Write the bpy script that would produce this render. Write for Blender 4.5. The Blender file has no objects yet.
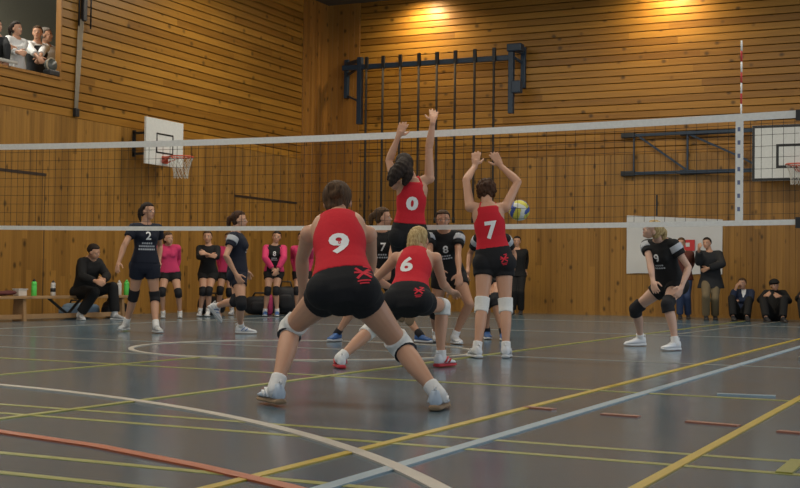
import bpy, bmesh, math, random
import numpy as np
from mathutils import Vector, Matrix, Quaternion
from mathutils.bvhtree import BVHTree
random.seed(7)
R = math.radians
S = bpy.context.scene
COL = S.collection

# ---------------------------------------------------------------- camera
cam_data = bpy.data.cameras.new('camera')
cam = bpy.data.objects.new('camera', cam_data); COL.objects.link(cam)
cam_data.sensor_width = 36.0
cam_data.lens = 1249.0 / 800 * 36.0
cam_data.clip_end = 200
YAW, PITCH, ROLL = math.atan(600/1249), math.atan(35.4/1249), math.atan(.0135)
cam.matrix_world = (Matrix.Translation((0, 0, .68)) @ Matrix.Rotation(YAW, 4, 'Z')
                    @ Matrix.Rotation(math.pi/2 + PITCH, 4, 'X') @ Matrix.Rotation(ROLL, 4, 'Z'))
S.camera = cam

# ---------------------------------------------------------------- world, lamps, exposure
S.view_settings.view_transform = 'Standard'
S.view_settings.look = 'None'
S.view_settings.gamma = 1.0
S.view_settings.use_curve_mapping = False
S.view_settings.exposure = 0.58
world = bpy.data.worlds.new('world'); S.world = world
world.use_nodes = True
world.node_tree.nodes['Background'].inputs[0].default_value = (.86, .93, 1.0, 1)
world.node_tree.nodes['Background'].inputs[1].default_value = .42

def area(name, loc, size, power, color, rot=(0, 0, 0), spread=180):
    d = bpy.data.lights.new(name, 'AREA'); d.shape = 'RECTANGLE'
    d.size, d.size_y = size; d.energy = power; d.color = color; d.spread = R(spread)
    o = bpy.data.objects.new(name, d); COL.objects.link(o)
    o.location = loc; o.rotation_euler = rot
    return o
WARM = (1.0, .91, .75)
# unseen area light, added to brighten the gallery interior
area('gallery_fill', (-15.6, 14.0, 6.6), (.6, 4), 140, (1.0, .95, .82))
# rows of tubes on the hall ceiling, above the frame
for ry in (5.0, 12.5, 19.5):
    area('ceiling_lamp_row', (-7.3, ry, 6.55), (11, .5), 245, WARM)
# daylight from the windows of the hall's right side
area('window_daylight', (3.6, 12.0, 4.2), (16, 2.6), 260, (.86, .93, 1.0), (0, R(75), 0))

# ---------------------------------------------------------------- helpers
def prop(o, label=None, cat=None, group=None, kind=None):
    if label: o['label'] = label
    if cat: o['category'] = cat
    if group: o['group'] = group
    if kind: o['kind'] = kind
    return o
def empty(name, loc, label, cat, group=None):
    o = bpy.data.objects.new(name, None); COL.objects.link(o)
    o.location = loc; o.empty_display_size = .1
    return prop(o, label, cat, group)
def link(name, me, mat, parent=None, smooth=False):
    o = bpy.data.objects.new(name, me); COL.objects.link(o)
    for m in (mat if isinstance(mat, (list, tuple)) else [mat]): me.materials.append(m)
    if smooth: me.polygons.foreach_set('use_smooth', [True]*len(me.polygons))
    if parent:
        o.parent = parent
        o.matrix_parent_inverse = Matrix.Translation(-parent.location)
    return o
class MB:
    """collects closed shapes into one mesh (world coordinates)"""
    def __init__(s): s.v = []; s.f = []; s.m = []
    def add(s, vs, fs, mi=0):
        k = len(s.v); s.v += [tuple(map(float, v)) for v in vs]
        s.f += [tuple(i+k for i in f) for f in fs]; s.m += [mi]*len(fs)
    def box(s, a, b, mi=0):
        x0, y0, z0 = [min(p, q) for p, q in zip(a, b)]; x1, y1, z1 = [max(p, q) for p, q in zip(a, b)]
        s.add([(x0,y0,z0),(x1,y0,z0),(x1,y1,z0),(x0,y1,z0),(x0,y0,z1),(x1,y0,z1),(x1,y1,z1),(x0,y1,z1)],
              [(0,3,2,1),(4,5,6,7),(0,1,5,4),(1,2,6,5),(2,3,7,6),(3,0,4,7)], mi)
    def bar(s, a, b, w, h, up=(0, 0, 1), mi=0):
        a, b, up = Vector(a), Vector(b), Vector(up); d = (b-a).normalized()
        r = d.cross(up)
        if r.length < 1e-4: r = d.cross(Vector((0, 1, 0)))
        r.normalize(); u = r.cross(d)
        vs = [p + r*sx*w/2 + u*sy*h/2 for p in (a, b) for sx, sy in ((-1,-1),(1,-1),(1,1),(-1,1))]
        s.add(vs, [(3,2,1,0),(4,5,6,7),(0,1,5,4),(1,2,6,5),(2,3,7,6),(3,0,4,7)], mi)
    def tube(s, pts, rad, n=12, flat=(True, True), mi=0, closed=False):
        """tube along a path; rad is a number or a list; ends flat or rounded"""
        P = [Vector(p) for p in pts]; rr = list(rad) if isinstance(rad, (list, tuple)) else [rad]*len(P)
        T = []
        for i in range(len(P)):
            if closed: d = P[(i+1) % len(P)] - P[i-1]
            else: d = P[min(i+1, len(P)-1)] - P[max(i-1, 0)]
            T.append(d.normalized())
        a = Vector((0, 0, 1)) if abs(T[0].z) < .9 else Vector((1, 0, 0))
        r = T[0].cross(a).normalized(); rings = []
        if not closed and not flat[0]:
            for k in (3, 2, 1):
                an = k*math.pi/2/3.2; rings.append((P[0]-T[0]*rr[0]*math.sin(an), T[0], rr[0]*math.cos(an)))
        for p, t, q in zip(P, T, rr): rings.append((p, t, q))
        if not closed and not flat[1]:
            for k in (1, 2, 3):
                an = k*math.pi/2/3.2; rings.append((P[-1]+T[-1]*rr[-1]*math.sin(an), T[-1], rr[-1]*math.cos(an)))
        vs = []
        for p, t, q in rings:
            r = (r - t*r.dot(t)).normalized(); u = t.cross(r)
            for k in range(n):
                an = 2*math.pi*k/n; vs.append(p + (r*math.cos(an) + u*math.sin(an))*q)
        m = len(rings); fs = []
        for i in range(m if closed else m-1):
            j = (i+1) % m
            for k in range(n): fs.append((i*n+k, i*n+(k+1) % n, j*n+(k+1) % n, j*n+k))
        if not closed:
            fs.append(tuple(range(n-1, -1, -1))); fs.append(tuple((m-1)*n+k for k in range(n)))
        s.add(vs, fs, mi)
    def ball(s, c, rx, ry=None, rz=None, axes=None, n=14, m=9, mi=0, fn=None):
        ry = ry or rx; rz = rz or rx; c = Vector(c)
        X, Y, Z = axes or (Vector((1,0,0)), Vector((0,1,0)), Vector((0,0,1)))
        vs = []
        for i in range(1, m):
            th = math.pi*i/m
            for k in range(n):
                ph = 2*math.pi*k/n
                d = (math.sin(th)*math.cos(ph), math.sin(th)*math.sin(ph), math.cos(th))
                q = fn(d) if fn else 1.0
                vs.append(c + X*d[0]*rx*q + Y*d[1]*ry*q + Z*d[2]*rz*q)
        q0 = fn((0,0,1)) if fn else 1; q1 = fn((0,0,-1)) if fn else 1
        vs.append(c+Z*rz*q0); vs.append(c-Z*rz*q1); fs = []
        for i in range(m-2):
            for k in range(n): fs.append((i*n+k, (i+1)*n+k, (i+1)*n+(k+1) % n, i*n+(k+1) % n))
        t, b = len(vs)-2, len(vs)-1
        for k in range(n):
            fs.append((t, k, (k+1) % n)); fs.append((b, (m-2)*n+(k+1) % n, (m-2)*n+k))
        if X.cross(Y).dot(Z) < 0: fs = [f[::-1] for f in fs]
        s.add(vs, fs, mi)
    def loft(s, rings, mi=0):
        n = len(rings[0]); vs = [v for r in rings for v in r]; fs = []
        for i in range(len(rings)-1):
            for k in range(n): fs.append((i*n+k, i*n+(k+1) % n, (i+1)*n+(k+1) % n, (i+1)*n+k))
        fs.append(tuple(range(n-1, -1, -1))); fs.append(tuple((len(rings)-1)*n+k for k in range(n)))
        s.add(vs, fs, mi)
    def mesh(s, name):
        me = bpy.data.meshes.new(name); me.from_pydata(s.v, [], s.f); me.update()
        me.polygons.foreach_set('material_index', s.m)
        return me
    def build(s, name, mat, parent=None, smooth=False, bevel=0, fix=False):
        me = s.mesh(name)
        if bevel or fix:
            bm = bmesh.new(); bm.from_mesh(me)
            if fix: bmesh.ops.recalc_face_normals(bm, faces=bm.faces)
            if bevel: bmesh.ops.bevel(bm, geom=[e for e in bm.edges], offset=bevel, segments=2, affect='EDGES', profile=.6)
            bm.to_mesh(me); bm.free()
        return link(name, me, mat, parent, smooth)
    def skin(s, name, mat, parent, voxel, smooth=5, factor=.5):
        """fuses the collected shapes into one continuous surface"""
        bm = bmesh.new(); me = s.mesh('tmp'); bm.from_mesh(me)
        bmesh.ops.recalc_face_normals(bm, faces=bm.faces); bm.to_mesh(me); bm.free()
        o = bpy.data.objects.new('tmp', me); COL.objects.link(o)
        md = o.modifiers.new('r', 'REMESH'); md.mode = 'VOXEL'; md.voxel_size = voxel
        if smooth:
            sm = o.modifiers.new('s', 'SMOOTH'); sm.iterations = smooth; sm.factor = factor
        dg = bpy.context.evaluated_depsgraph_get()
        out = bpy.data.meshes.new_from_object(o.evaluated_get(dg))
        bpy.data.objects.remove(o); bpy.data.meshes.remove(me)
        out.name = name
        out.materials.clear()
        return link(name, out, mat, parent, True)

# ---------------------------------------------------------------- materials
def new_mat(name):
    m = bpy.data.materials.new(name); m.use_nodes = True
    return m, m.node_tree.nodes, m.node_tree.links, m.node_tree.nodes['Principled BSDF']
def plain(name, col, rough=.6, metal=0, noise=.12, scale=30, spec=.5, bump=0):
    m, N, L, b = new_mat(name)
    b.inputs['Roughness'].default_value = rough; b.inputs['Metallic'].default_value = metal
    b.inputs['Specular IOR Level'].default_value = spec
    t = N.new('ShaderNodeTexCoord'); n = N.new('ShaderNodeTexNoise'); n.inputs['Scale'].default_value = scale
    n.inputs['Detail'].default_value = 4
    L.new(t.outputs['Object'], n.inputs['Vector'])
    mx = N.new('ShaderNodeMix'); mx.data_type = 'RGBA'
    mx.inputs['A'].default_value = (*[c*(1-noise) for c in col], 1); mx.inputs['B'].default_value = (*[min(1, c*(1+noise)) for c in col], 1)
    L.new(n.outputs['Fac'], mx.inputs['Factor']); L.new(mx.outputs['Result'], b.inputs['Base Color'])
    if bump:
        bp = N.new('ShaderNodeBump'); bp.inputs['Strength'].default_value = bump; bp.inputs['Distance'].default_value = .01
        L.new(n.outputs['Fac'], bp.inputs['Height']); L.new(bp.outputs['Normal'], b.inputs['Normal'])
    return m
def math_node(N, L, op, a, b=None):
    n = N.new('ShaderNodeMath'); n.operation = op
    for i, v in enumerate((a, b)):
        if v is None: continue
        if isinstance(v, (int, float)): n.inputs[i].default_value = v
        else: L.new(v, n.inputs[i])
    return n.outputs[0]
def wood(name, along, across, pitch, off=0.0, c_lo=(.21, .088, .011), c_hi=(.47, .226, .034), knot=.7):
    """varnished pine boards: every board its own tone, grain along it, dark knots"""
    m, N, L, b = new_mat(name)
    b.inputs['Roughness'].default_value = .42; b.inputs['Specular IOR Level'].default_value = .35
    t = N.new('ShaderNodeTexCoord'); sp = N.new('ShaderNodeSeparateXYZ'); L.new(t.outputs['Object'], sp.inputs[0])
    ax = {'X': 0, 'Y': 1, 'Z': 2}
    def coord(a):
        if a == 'XY': return math_node(N, L, 'ADD', sp.outputs[0], sp.outputs[1])
        return sp.outputs[ax[a]]
    al, ac = coord(along), coord(across)
    idx = math_node(N, L, 'FLOOR', math_node(N, L, 'DIVIDE', math_node(N, L, 'SUBTRACT', ac, off), pitch))
    wn = N.new('ShaderNodeTexWhiteNoise'); wn.noise_dimensions = '1D'; L.new(idx, wn.inputs['W'])
    seg = math_node(N, L, 'FLOOR', math_node(N, L, 'ADD', math_node(N, L, 'DIVIDE', al, 3.4), math_node(N, L, 'MULTIPLY', wn.outputs['Value'], 7.0)))
    cb = N.new('ShaderNodeCombineXYZ'); L.new(idx, cb.inputs[0]); L.new(seg, cb.inputs[1])
    w2 = N.new('ShaderNodeTexWhiteNoise'); w2.noise_dimensions = '2D'; L.new(cb.outputs[0], w2.inputs['Vector'])
    gv = N.new('ShaderNodeCombineXYZ')
    L.new(math_node(N, L, 'MULTIPLY', al, 1.1), gv.inputs[0]); L.new(math_node(N, L, 'MULTIPLY', ac, 22.0), gv.inputs[1])
    L.new(math_node(N, L, 'MULTIPLY', w2.outputs['Value'], 40.0), gv.inputs[2])
    g = N.new('ShaderNodeTexNoise'); g.inputs['Scale'].default_value = 1.0; g.inputs['Detail'].default_value = 5
    L.new(gv.outputs[0], g.inputs['Vector'])
    fac = math_node(N, L, 'ADD', math_node(N, L, 'MULTIPLY', w2.outputs['Value'], .62), math_node(N, L, 'MULTIPLY', math_node(N, L, 'SUBTRACT', g.outputs['Fac'], .3), .75))
    mx = N.new('ShaderNodeMix'); mx.data_type = 'RGBA'
    mx.inputs['A'].default_value = (*c_lo, 1); mx.inputs['B'].default_value = (*c_hi, 1); L.new(fac, mx.inputs['Factor'])
    kv = N.new('ShaderNodeCombineXYZ')
    L.new(math_node(N, L, 'MULTIPLY', al, 3.0), kv.inputs[0]); L.new(math_node(N, L, 'MULTIPLY', ac, .5/pitch), kv.inputs[1])
    L.new(math_node(N, L, 'MULTIPLY', idx, .37), kv.inputs[2])
    vo = N.new('ShaderNodeTexVoronoi'); vo.inputs['Scale'].default_value = 1.0; L.new(kv.outputs[0], vo.inputs['Vector'])
    kr = N.new('ShaderNodeMapRange'); kr.inputs['From Min'].default_value = .07; kr.inputs['From Max'].default_value = .20
    kr.inputs['To Min'].default_value = 1 - knot; kr.inputs['To Max'].default_value = 1; L.new(vo.outputs['Distance'], kr.inputs['Value'])
    mu = N.new('ShaderNodeMix'); mu.data_type = 'RGBA'; mu.blend_type = 'MULTIPLY'; mu.inputs['Factor'].default_value = 1
    L.new(mx.outputs['Result'], mu.inputs['A']); L.new(kr.outputs['Result'], mu.inputs['B'])
    L.new(mu.outputs['Result'], b.inputs['Base Color'])
    return m
M = {}
M['wood_h_back'] = wood('pine boards across the back wall', 'X', 'Z', .148, 3.3)
M['wood_h_left'] = wood('pine boards across the left wall', 'Y', 'Z', .148, 3.3)
M['wood_v'] = wood('upright pine boards', 'Z', 'XY', .115, c_lo=(.20, .094, .018), c_hi=(.41, .205, .042))
M['wood_corner'] = wood('upright corner boards', 'Z', 'XY', .125, c_lo=(.22, .092, .015), c_hi=(.37, .17, .034))
M['bench_wood'] = wood('bench wood', 'Y', 'X', .3, c_lo=(.33, .19, .09), c_hi=(.46, .29, .15), knot=.2)
M['dark_trim'] = plain('dark stained trim', (.035, .02, .012), .5)
M['ceiling'] = plain('dark ceiling', (.10, .085, .065), .8)
M['gallery'] = plain('gallery plaster', (.25, .25, .20), .9)
M['white_tape'] = plain('white net tape', (.86, .85, .81), .7)
M['net_cord'] = plain('dark net cord', (.02, .019, .018), .8)
M['white_board'] = plain('white board', (.70, .71, .68), .4)
M['black'] = plain('black paint', (.012, .012, .013), .45)
M['rim'] = plain('orange rim', (.62, .10, .05), .45)
M['white_cord'] = plain('white cord', (.60, .58, .53), .8)
M['blue_steel'] = plain('blue painted steel', (.012, .032, .062), .45)
M['dark_steel'] = plain('dark steel', (.03, .032, .035), .45, .5)
M['steel'] = plain('steel', (.35, .35, .35), .4, .8)
M['rope'] = plain('dark rope', (.035, .027, .022), .9, scale=90)
M['grey_rope'] = plain('grey rope', (.36, .30, .22), .9, scale=90)
M['banner'] = plain('white banner cloth', (.62, .62, .61), .8, scale=4, noise=.05)
M['red_print'] = plain('red print', (.55, .03, .035), .6)
M['lamp_glow'], _n, _l, _b = new_mat('lamp glow')
_b.inputs['Emission Color'].default_value = (1, .86, .6, 1); _b.inputs['Emission Strength'].default_value = 14
# sports floor: grey green sheet vinyl with a slight sheen
m, N, L, b = new_mat('sports floor'); M['floor'] = m
t = N.new('ShaderNodeTexCoord'); n1 = N.new('ShaderNodeTexNoise'); n1.inputs['Scale'].default_value = .8; n1.inputs['Detail'].default_value = 6
L.new(t.outputs['Object'], n1.inputs['Vector'])
mx = N.new('ShaderNodeMix'); mx.data_type = 'RGBA'; mx.inputs['A'].default_value = (.082, .131, .168, 1); mx.inputs['B'].default_value = (.104, .159, .200, 1)
L.new(n1.outputs['Fac'], mx.inputs['Factor']); L.new(mx.outputs['Result'], b.inputs['Base Color'])
n2 = N.new('ShaderNodeTexNoise'); n2.inputs['Scale'].default_value = 2.5; n2.inputs['Detail'].default_value = 5; L.new(t.outputs['Object'], n2.inputs['Vector'])
mr = N.new('ShaderNodeMapRange'); mr.inputs['To Min'].default_value = .13; mr.inputs['To Max'].default_value = .22
L.new(n2.outputs['Fac'], mr.inputs['Value']); L.new(mr.outputs['Result'], b.inputs['Roughness'])
b.inputs['Specular IOR Level'].default_value = .5
n3 = N.new('ShaderNodeTexNoise'); n3.inputs['Scale'].default_value = 9; n3.inputs['Detail'].default_value = 3; L.new(t.outputs['Object'], n3.inputs['Vector'])
bp = N.new('ShaderNodeBump'); bp.inputs['Strength'].default_value = .03; bp.inputs['Distance'].default_value = .01
L.new(n3.outputs['Fac'], bp.inputs['Height']); L.new(bp.outputs['Normal'], b.inputs['Normal'])
for k, c in dict(line_white=(.46, .42, .36), line_yellow=(.48, .33, .02), line_olive=(.27, .26, .04), line_blue=(.27, .36, .42), line_red=(.42, .10, .035),
                 line_pale=(.27, .26, .22), line_faded=(.30, .11, .065)).items():
    M[k] = plain(k, c, .4, noise=.2, scale=6)

# ---------------------------------------------------------------- the hall
XL, YB, ZC, ZP = -13.95, 25.05, 6.95, 3.3
fl = MB(); fl.box((-16.5, -3.0, -.2), (6.0, YB+.3, 0)); floor = prop(fl.build('floor', M['floor']), kind='structure')
cl = MB(); cl.box((-16.5, -3.0, ZC), (6.0, YB+.3, ZC+.2)); prop(cl.build('ceiling', M['ceiling']), kind='structure')

def boards(mb, o, along, length, across, count, pitch, nrm, gap, depth=.02, ease=.006):
    """a run of boards: raised faces with real gaps between them (closed profile, extruded)"""
    o, along, across, nrm = Vector(o), Vector(along), Vector(across), Vector(nrm)
    prof = []
    for i in range(count):
        a = i*pitch; prof += [(a+gap/2, 0), (a+gap/2, depth-ease), (a+gap/2+ease, depth), (a+pitch-gap/2-ease, depth), (a+pitch-gap/2, depth-ease), (a+pitch-gap/2, 0)]
    vs, fs = [], []
    for (p, h) in prof:
        q = o + across*p + nrm*h; vs += [q, q+along*length]
    for i in range(len(prof)-1): fs.append((2*i, 2*i+1, 2*i+3, 2*i+2))
    mb.add(vs, fs)
# back wall
mb = MB(); mb.box((-16.5, YB, 0), (6.0, YB+.3, ZC))
boards(mb, (XL+.85, YB, ZP), (1,0,0), 18.5, (0,0,1), 25, .148, (0,-1,0), .015, .014)
wall_back = prop(mb.build('wall_back', M['wood_h_back'], fix=False), kind='structure')
mb = MB(); boards(mb, (XL+.85, YB-.001, 0), (0,0,1), ZP, (1,0,0), 160, .115, (0,-1,0), .002, .024, .003)
prop(mb.build('wall_back_panel', M['wood_v'], wall_back))
mb = MB(); boards(mb, (XL, YB-.001, 0), (0,0,1), ZC, (1,0,0), 6, .1417, (0,-1,0), .003, .03, .004)
boards(mb, (XL+.001, YB-1.15, 0), (0,0,1), ZC, (0,1,0), 8, .1437, (1,0,0), .003, .03, .004)
prop(mb.build('trim_1', M['wood_corner']), kind='structure')
# left wall with the gallery opening
GY, GZ0, GZ1 = 16.0, 3.9, 6.1
mb = MB()
mb.box((XL-.06, -3, 0), (XL, YB, GZ0)); mb.box((XL-.06, GY, GZ0), (XL, YB, ZC)); mb.box((XL-.06, -3, GZ1), (XL, GY, ZC))
boards(mb, (XL, 2, ZP), (0,1,0), YB-1.15-2, (0,0,1), 4, .148, (1,0,0), .015, .014)
boards(mb, (XL, GY, ZP+4*.148), (0,1,0), YB-1.15-GY, (0,0,1), 21, .148, (1,0,0), .015, .014)
wall_left = prop(mb.build('wall_left', M['wood_h_left']), kind='structure')
mb = MB(); boards(mb, (XL+.001, 2, 0), (0,0,1), ZP, (0,1,0), 190, .1152, (1,0,0), .002, .024, .003)
prop(mb.build('wall_left_panel', M['wood_v'], wall_left))
# gallery behind the opening
mb = MB(); mb.box((-17.2, 8, 2.9), (XL-.06, 20, 3.12)); prop(mb.build('floor_gallery', M['gallery']), kind='structure')
mb = MB(); mb.box((-17.4, 8, 2.75), (-17.2, 20, ZC)); prop(mb.build('wall_gallery', M['gallery']), kind='structure')
mb = MB(); mb.box((-17.2, 20, 2.75), (XL-.06, 20.2, ZC)); prop(mb.build('wall_gallery_end', M['gallery']), kind='structure')
mb = MB(); mb.box((XL-.075, GY-.012, GZ0), (XL+.03, GY+.02, GZ1)); mb.box((XL-.075, 2, GZ0-.02), (XL+.04, GY+.02, GZ0+.025))
prop(mb.build('trim_2', M['wood_corner']), kind='structure')
# flush doors in the left panelling
def flush_door(n, y0, y1, z1, jamb):
    mb = MB(); mb.box((XL+.02, y0, .01), (XL+.045, y1, z1)); d = prop(mb.build('door_%d' % n, M['wood_v']), kind='structure')
    mb = MB(); mb.box((XL+.02, y0-.03, z1), (XL+.055, y1+.03, z1+.045)); 
    if jamb: mb.box((XL+.02, y1, .0), (XL+.047, y1+.014, z1)); mb.box((XL+.02, y0-.014, .0), (XL+.047, y0, z1))
    mb.build('door_frame', M['dark_trim'], d)
flush_door(1, 13.2, 15.66, 2.27, True); flush_door(2, 21.26, 23.65, 2.30, False)
mb = MB(); mb.box((-6.275, YB-.05, 2.04), (-6.245, YB-.02, 2.46)); prop(mb.build('trim_3', M['black']), kind='structure')
mb = MB(); mb.box((XL+.024, 2, 0), (XL+.04, YB-.03, .07)); prop(mb.build('baseboard_left', M['wood_v']), kind='structure')
mb = MB(); mb.box((XL+.04, YB-.04, 0), (5.5, YB-.024, .07)); prop(mb.build('baseboard_back', M['wood_v']), kind='structure')

# painted court lines on the floor
LZ = [.0010]
def line(pts, w, mat, name='court_line'):
    z = LZ[0]; LZ[0] += .00035
    P = [Vector((x, y, 0)) for x, y in pts]; vs, fs = [], []
    for i, p in enumerate(P):
        d = (P[min(i+1, len(P)-1)] - P[max(i-1, 0)]).normalized(); n = Vector((-d.y, d.x, 0))*w/2
        vs += [p+n, p-n]
    k = len(vs); vs = [Vector((v.x, v.y, z)) for v in vs] + [Vector((v.x, v.y, -.002)) for v in vs]
    for i in range(len(P)-1):
        a = 2*i; fs += [(a, a+1, a+3, a+2), (k+a, k+a+2, k+a+3, k+a+1), (a, a+2, k+a+2, k+a), (a+1, k+a+1, k+a+3, a+3)]
    fs += [(0, k, k+1, 1), (k-2, k-1, 2*k-1, 2*k-2)]
    mb = MB(); mb.add(vs, fs); mb.build(name, M[mat], floor, fix=True)
def arc(cx, cy, r, a0, a1, n=60): return [(cx+r*math.cos(R(a0+(a1-a0)*i/n)), cy+r*math.sin(R(a0+(a1-a0)*i/n))) for i in range(n+1)]
line([(-11.2, 5.0), (2, 5.0)], .05, 'line_olive'); line([(-11.2, 4.72), (2, 4.66)], .05, 'line_olive')
line([(-11.2, 3.66), (2, 3.64)], .05, 'line_olive'); line([(-11.2, 3.30), (2, 3.28)], .05, 'line_olive')
line([(-11.2, 7.85), (2, 7.5)], .05, 'line_olive'); line([(-11.2, 10.6), (2, 10.6)], .04, 'line_pale')
line([(-11.2, 16.2), (2, 16.2)], .05, 'line_pale'); line([(-11.2, 20.9), (2, 20.9)], .05, 'line_pale')
line([(-11.2, 8.9), (-5.0, 8.9)], .04, 'line_pale')
line([(-11.2, 0), (-11.2, 20.9)], .05, 'line_pale')
line([(-6.07, 5.2), (-6.07, 9.0)], .045, 'line_olive')
line([(-4.22, 0), (-4.22, 24)], .05, 'line_olive')
line([(-3.9, 16.2), (-3.6, 24)], .04, 'line_pale')
line([(-2.30, 0), (-2.24, 24)], .045, 'line_yellow')
line([(-1.08, 0), (-1.08, 24)], .042, 'line_yellow')
line([(-1.97, 0), (-1.97, 24)], .06, 'line_blue')
line([(-.70, 4.67), (-.70, 5.04)], .06, 'line_olive')
line(arc(-6.0, 10.4, 1.62, 0, 360, 90), .05, 'line_white')
line(arc(-6.4075, -.447, 6.3445, 20, 110, 90), .065, 'line_white')
line([(-6.2, 4.62), (-5.0, 4.4), (-3.87, 4.11), (-3.21, 3.96), (-2.57, 3.73), (-2.09, 3.52), (-1.5, 3.2)], .06, 'line_red')
for (x0, y0, x1, y1) in ((-1.84, 6.25, -1.64, 6.23), (-1.38, 6.14, -1.12, 6.09), (-.92, 5.97, -.70, 5.92), (-2.30, 6.36, -2.12, 6.32)):
    line([(x0, y0), (x1, y1)], .05, 'line_faded')
line([(-1.56, 7.76), (-1.22, 7.81)], .06, 'line_blue')

# ---------------------------------------------------------------- volleyball net
NY = 11.9
def ztop(x): u = (x+6.7)/5.0; return 2.30 - .015*u - .055*max(0, 1-u*u)
def zbot(x): u = (x+6.7)/5.0; return 1.235 - .005*u - .033*max(0, 1-u*u)
XA, XB = -12.0, -1.66
t = empty('volleyball_net', (-6.7, NY, 0), 'long volleyball net with white top and bottom tapes stretched across the hall', 'net')
def strip(mb, x0, x1, zf, h, th, n=60):
    rings = []
    for i in range(n+1):
        x = x0+(x1-x0)*i/n; z = zf(x)
        rings.append([(x, NY-th/2, z-h/2), (x, NY-th/2, z+h/2), (x, NY+th/2, z+h/2), (x, NY+th/2, z-h/2)])
    mb.loft(rings)
mb = MB(); strip(mb, XA, XB, lambda x: ztop(x)-.035, .07, .012); mb.build('top_tape', M['white_tape'], t, fix=True)
mb = MB(); strip(mb, XA, XB, lambda x: zbot(x)+.025, .05, .012); mb.build('bottom_tape', M['white_tape'], t, fix=True)
mb = MB()
for i in range(int((XB+.1-XA)/.1)):
    x = XA + i*.1; mb.bar((x, NY, zbot(x)+.02), (x, NY, ztop(x)-.04), .0036, .0036)
for k in range(1, 10):
    f = k/10; strip(mb, XA, XB, lambda x: zbot(x)*(1-f)+ztop(x)*f, .0036, .0036, 40)
mb.build('netting', M['net_cord'], t, fix=True)
mb = MB(); mb.box((-2.235, NY-.009, 1.235), (-2.165, NY+.009, 2.26)); sb = mb.build('side_band', M['white_tape'], t)
BLUEP = plain('blue print', (.16, .19, .32), .6)
for k in range(7):
    mb = MB(); mb.box((-2.215, NY-.0105, 1.36+k*.125), (-2.19, NY-.009, 1.40+k*.125)); mb.build('band_print', BLUEP, sb)
for zz in (2.19, 1.20):
    mb = MB(); mb.box((XB-.03, NY-.02, zz), (XB+.035, NY+.02, zz+.10)); mb.build('end_strap', M['black'], t)
t = empty('antenna', (-2.19, NY+.02, 1.24), 'thin red and white striped rod rising above the white band at the net end', 'antenna')
for k in range(17):
    mb = MB(); z = 1.27+k*.1; mb.tube([(-2.19, NY+.022, z), (-2.19, NY+.022, z+.1)], .0085, 10)
    mb.build('stripe', M['white_tape'] if k % 2 == 0 else M['red_print'], t, True)
t = empty('net_post', (-1.55, NY, 0), 'steel net post with black fittings at the right end of the net', 'post')
mb = MB(); mb.tube([(-1.55, NY, .02), (-1.55, NY, 2.4)], .05, 20); mb.build('pole', M['steel'], t, True)
for za, zb_ in ((2.12, 2.28), (1.18, 1.32)):
    mb = MB(); mb.box((-1.615, NY-.03, za), (-1.50, NY+.07, zb_)); mb.build('tensioner', M['black'], t, bevel=.01)
mb = MB(); mb.tube([(-1.55, NY, 0), (-1.55, NY, .025)], .11, 24); mb.build('floor_plate', M['steel'], t)

# ---------------------------------------------------------------- basketball hoops
def hoop(parent, c, side, out, w, h, zb, rimz, bd, line_w, board_mat, edge):
    """c: centre of the board's face (x, y), side: unit along the board, out: unit off the wall"""
    c, side, out = Vector((c[0], c[1], 0)), Vector(side), Vector(out); up = Vector((0, 0, 1))
    def slab(mb, u0, u1, z0, z1, d0, d1):
        vs = [c+side*u+out*d+up*z for d in (d0, d1) for u, z in ((u0,z0),(u1,z0),(u1,z1),(u0,z1))]
        mb.add(vs, [(3,2,1,0),(4,5,6,7),(0,1,5,4),(1,2,6,5),(2,3,7,6),(3,0,4,7)])
    mb = MB(); slab(mb, -w/2, w/2, zb, zb+h, -.04, 0); bo = mb.build('backboard', M[board_mat], parent, fix=True)
    def frame(name, u0, u1, z0, z1, lw):
        mb = MB()
        slab(mb, u0, u1, z0, z0+lw, .0005, .003); slab(mb, u0, u1, z1-lw, z1, .0005, .003)
        slab(mb, u0, u0+lw, z0+lw, z1-lw, .0005, .003); slab(mb, u1-lw, u1, z0+lw, z1-lw, .0005, .003)
        mb.build(name, M['black'], bo, fix=True)
    if edge: frame('border_line', -w/2+.002, w/2-.002, zb+.002, zb+h-.002, edge)
    frame('target_square', -bd[0]/2, bd[0]/2, bd[1], bd[1]+bd[2], line_w)
    rc = c + out*.36 + up*rimz; rr = .215
    mb = MB(); mb.tube([rc+side*rr*math.cos(a)+out*rr*math.sin(a) for a in [2*math.pi*k/28 for k in range(28)]], .013, 8, closed=True)
    slab(mb, -.09, .09, rimz-.02, rimz+.012, 0, .15); slab(mb, -.075, .075, rimz-.11, rimz+.02, 0, .02)
    mb.bar(c+side*.07+up*(rimz-.09), rc+side*.15-out*.15, .02, .02); mb.bar(c-side*.07+up*(rimz-.09), rc-side*.15-out*.15, .02, .02)
    mb.build('rim', M['rim'], parent, fix=True)
    mb = MB(); nl = 12
    def npt(a, k):
        r = rr*(1, .82, .68, .6, .58)[k]; return rc+side*r*math.cos(a)+out*r*math.sin(a)-up*(.0+.095*k)
    for k in range(4):
        for i in range(nl):
            a = 2*math.pi*(i+.5*(k % 2))/nl
            for s in (-.5, .5): mb.bar(npt(a, k), npt(a+s*2*math.pi/nl, k+1), .007, .007)
    mb.build('net', M['white_cord'], parent)
    return c
t = empty('basketball_hoop', (XL+.5, 18.24, 2.64), 'small white basketball board on the left wall with black square and orange rim', 'basketball hoop', 'basketball hoops')
hoop(t, (XL+.5, 18.24), (0, -1, 0), (1, 0, 0), 1.10, .82, 2.65, 2.80, (.50, 2.86, .36), .028, 'white_board', 0)
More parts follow.
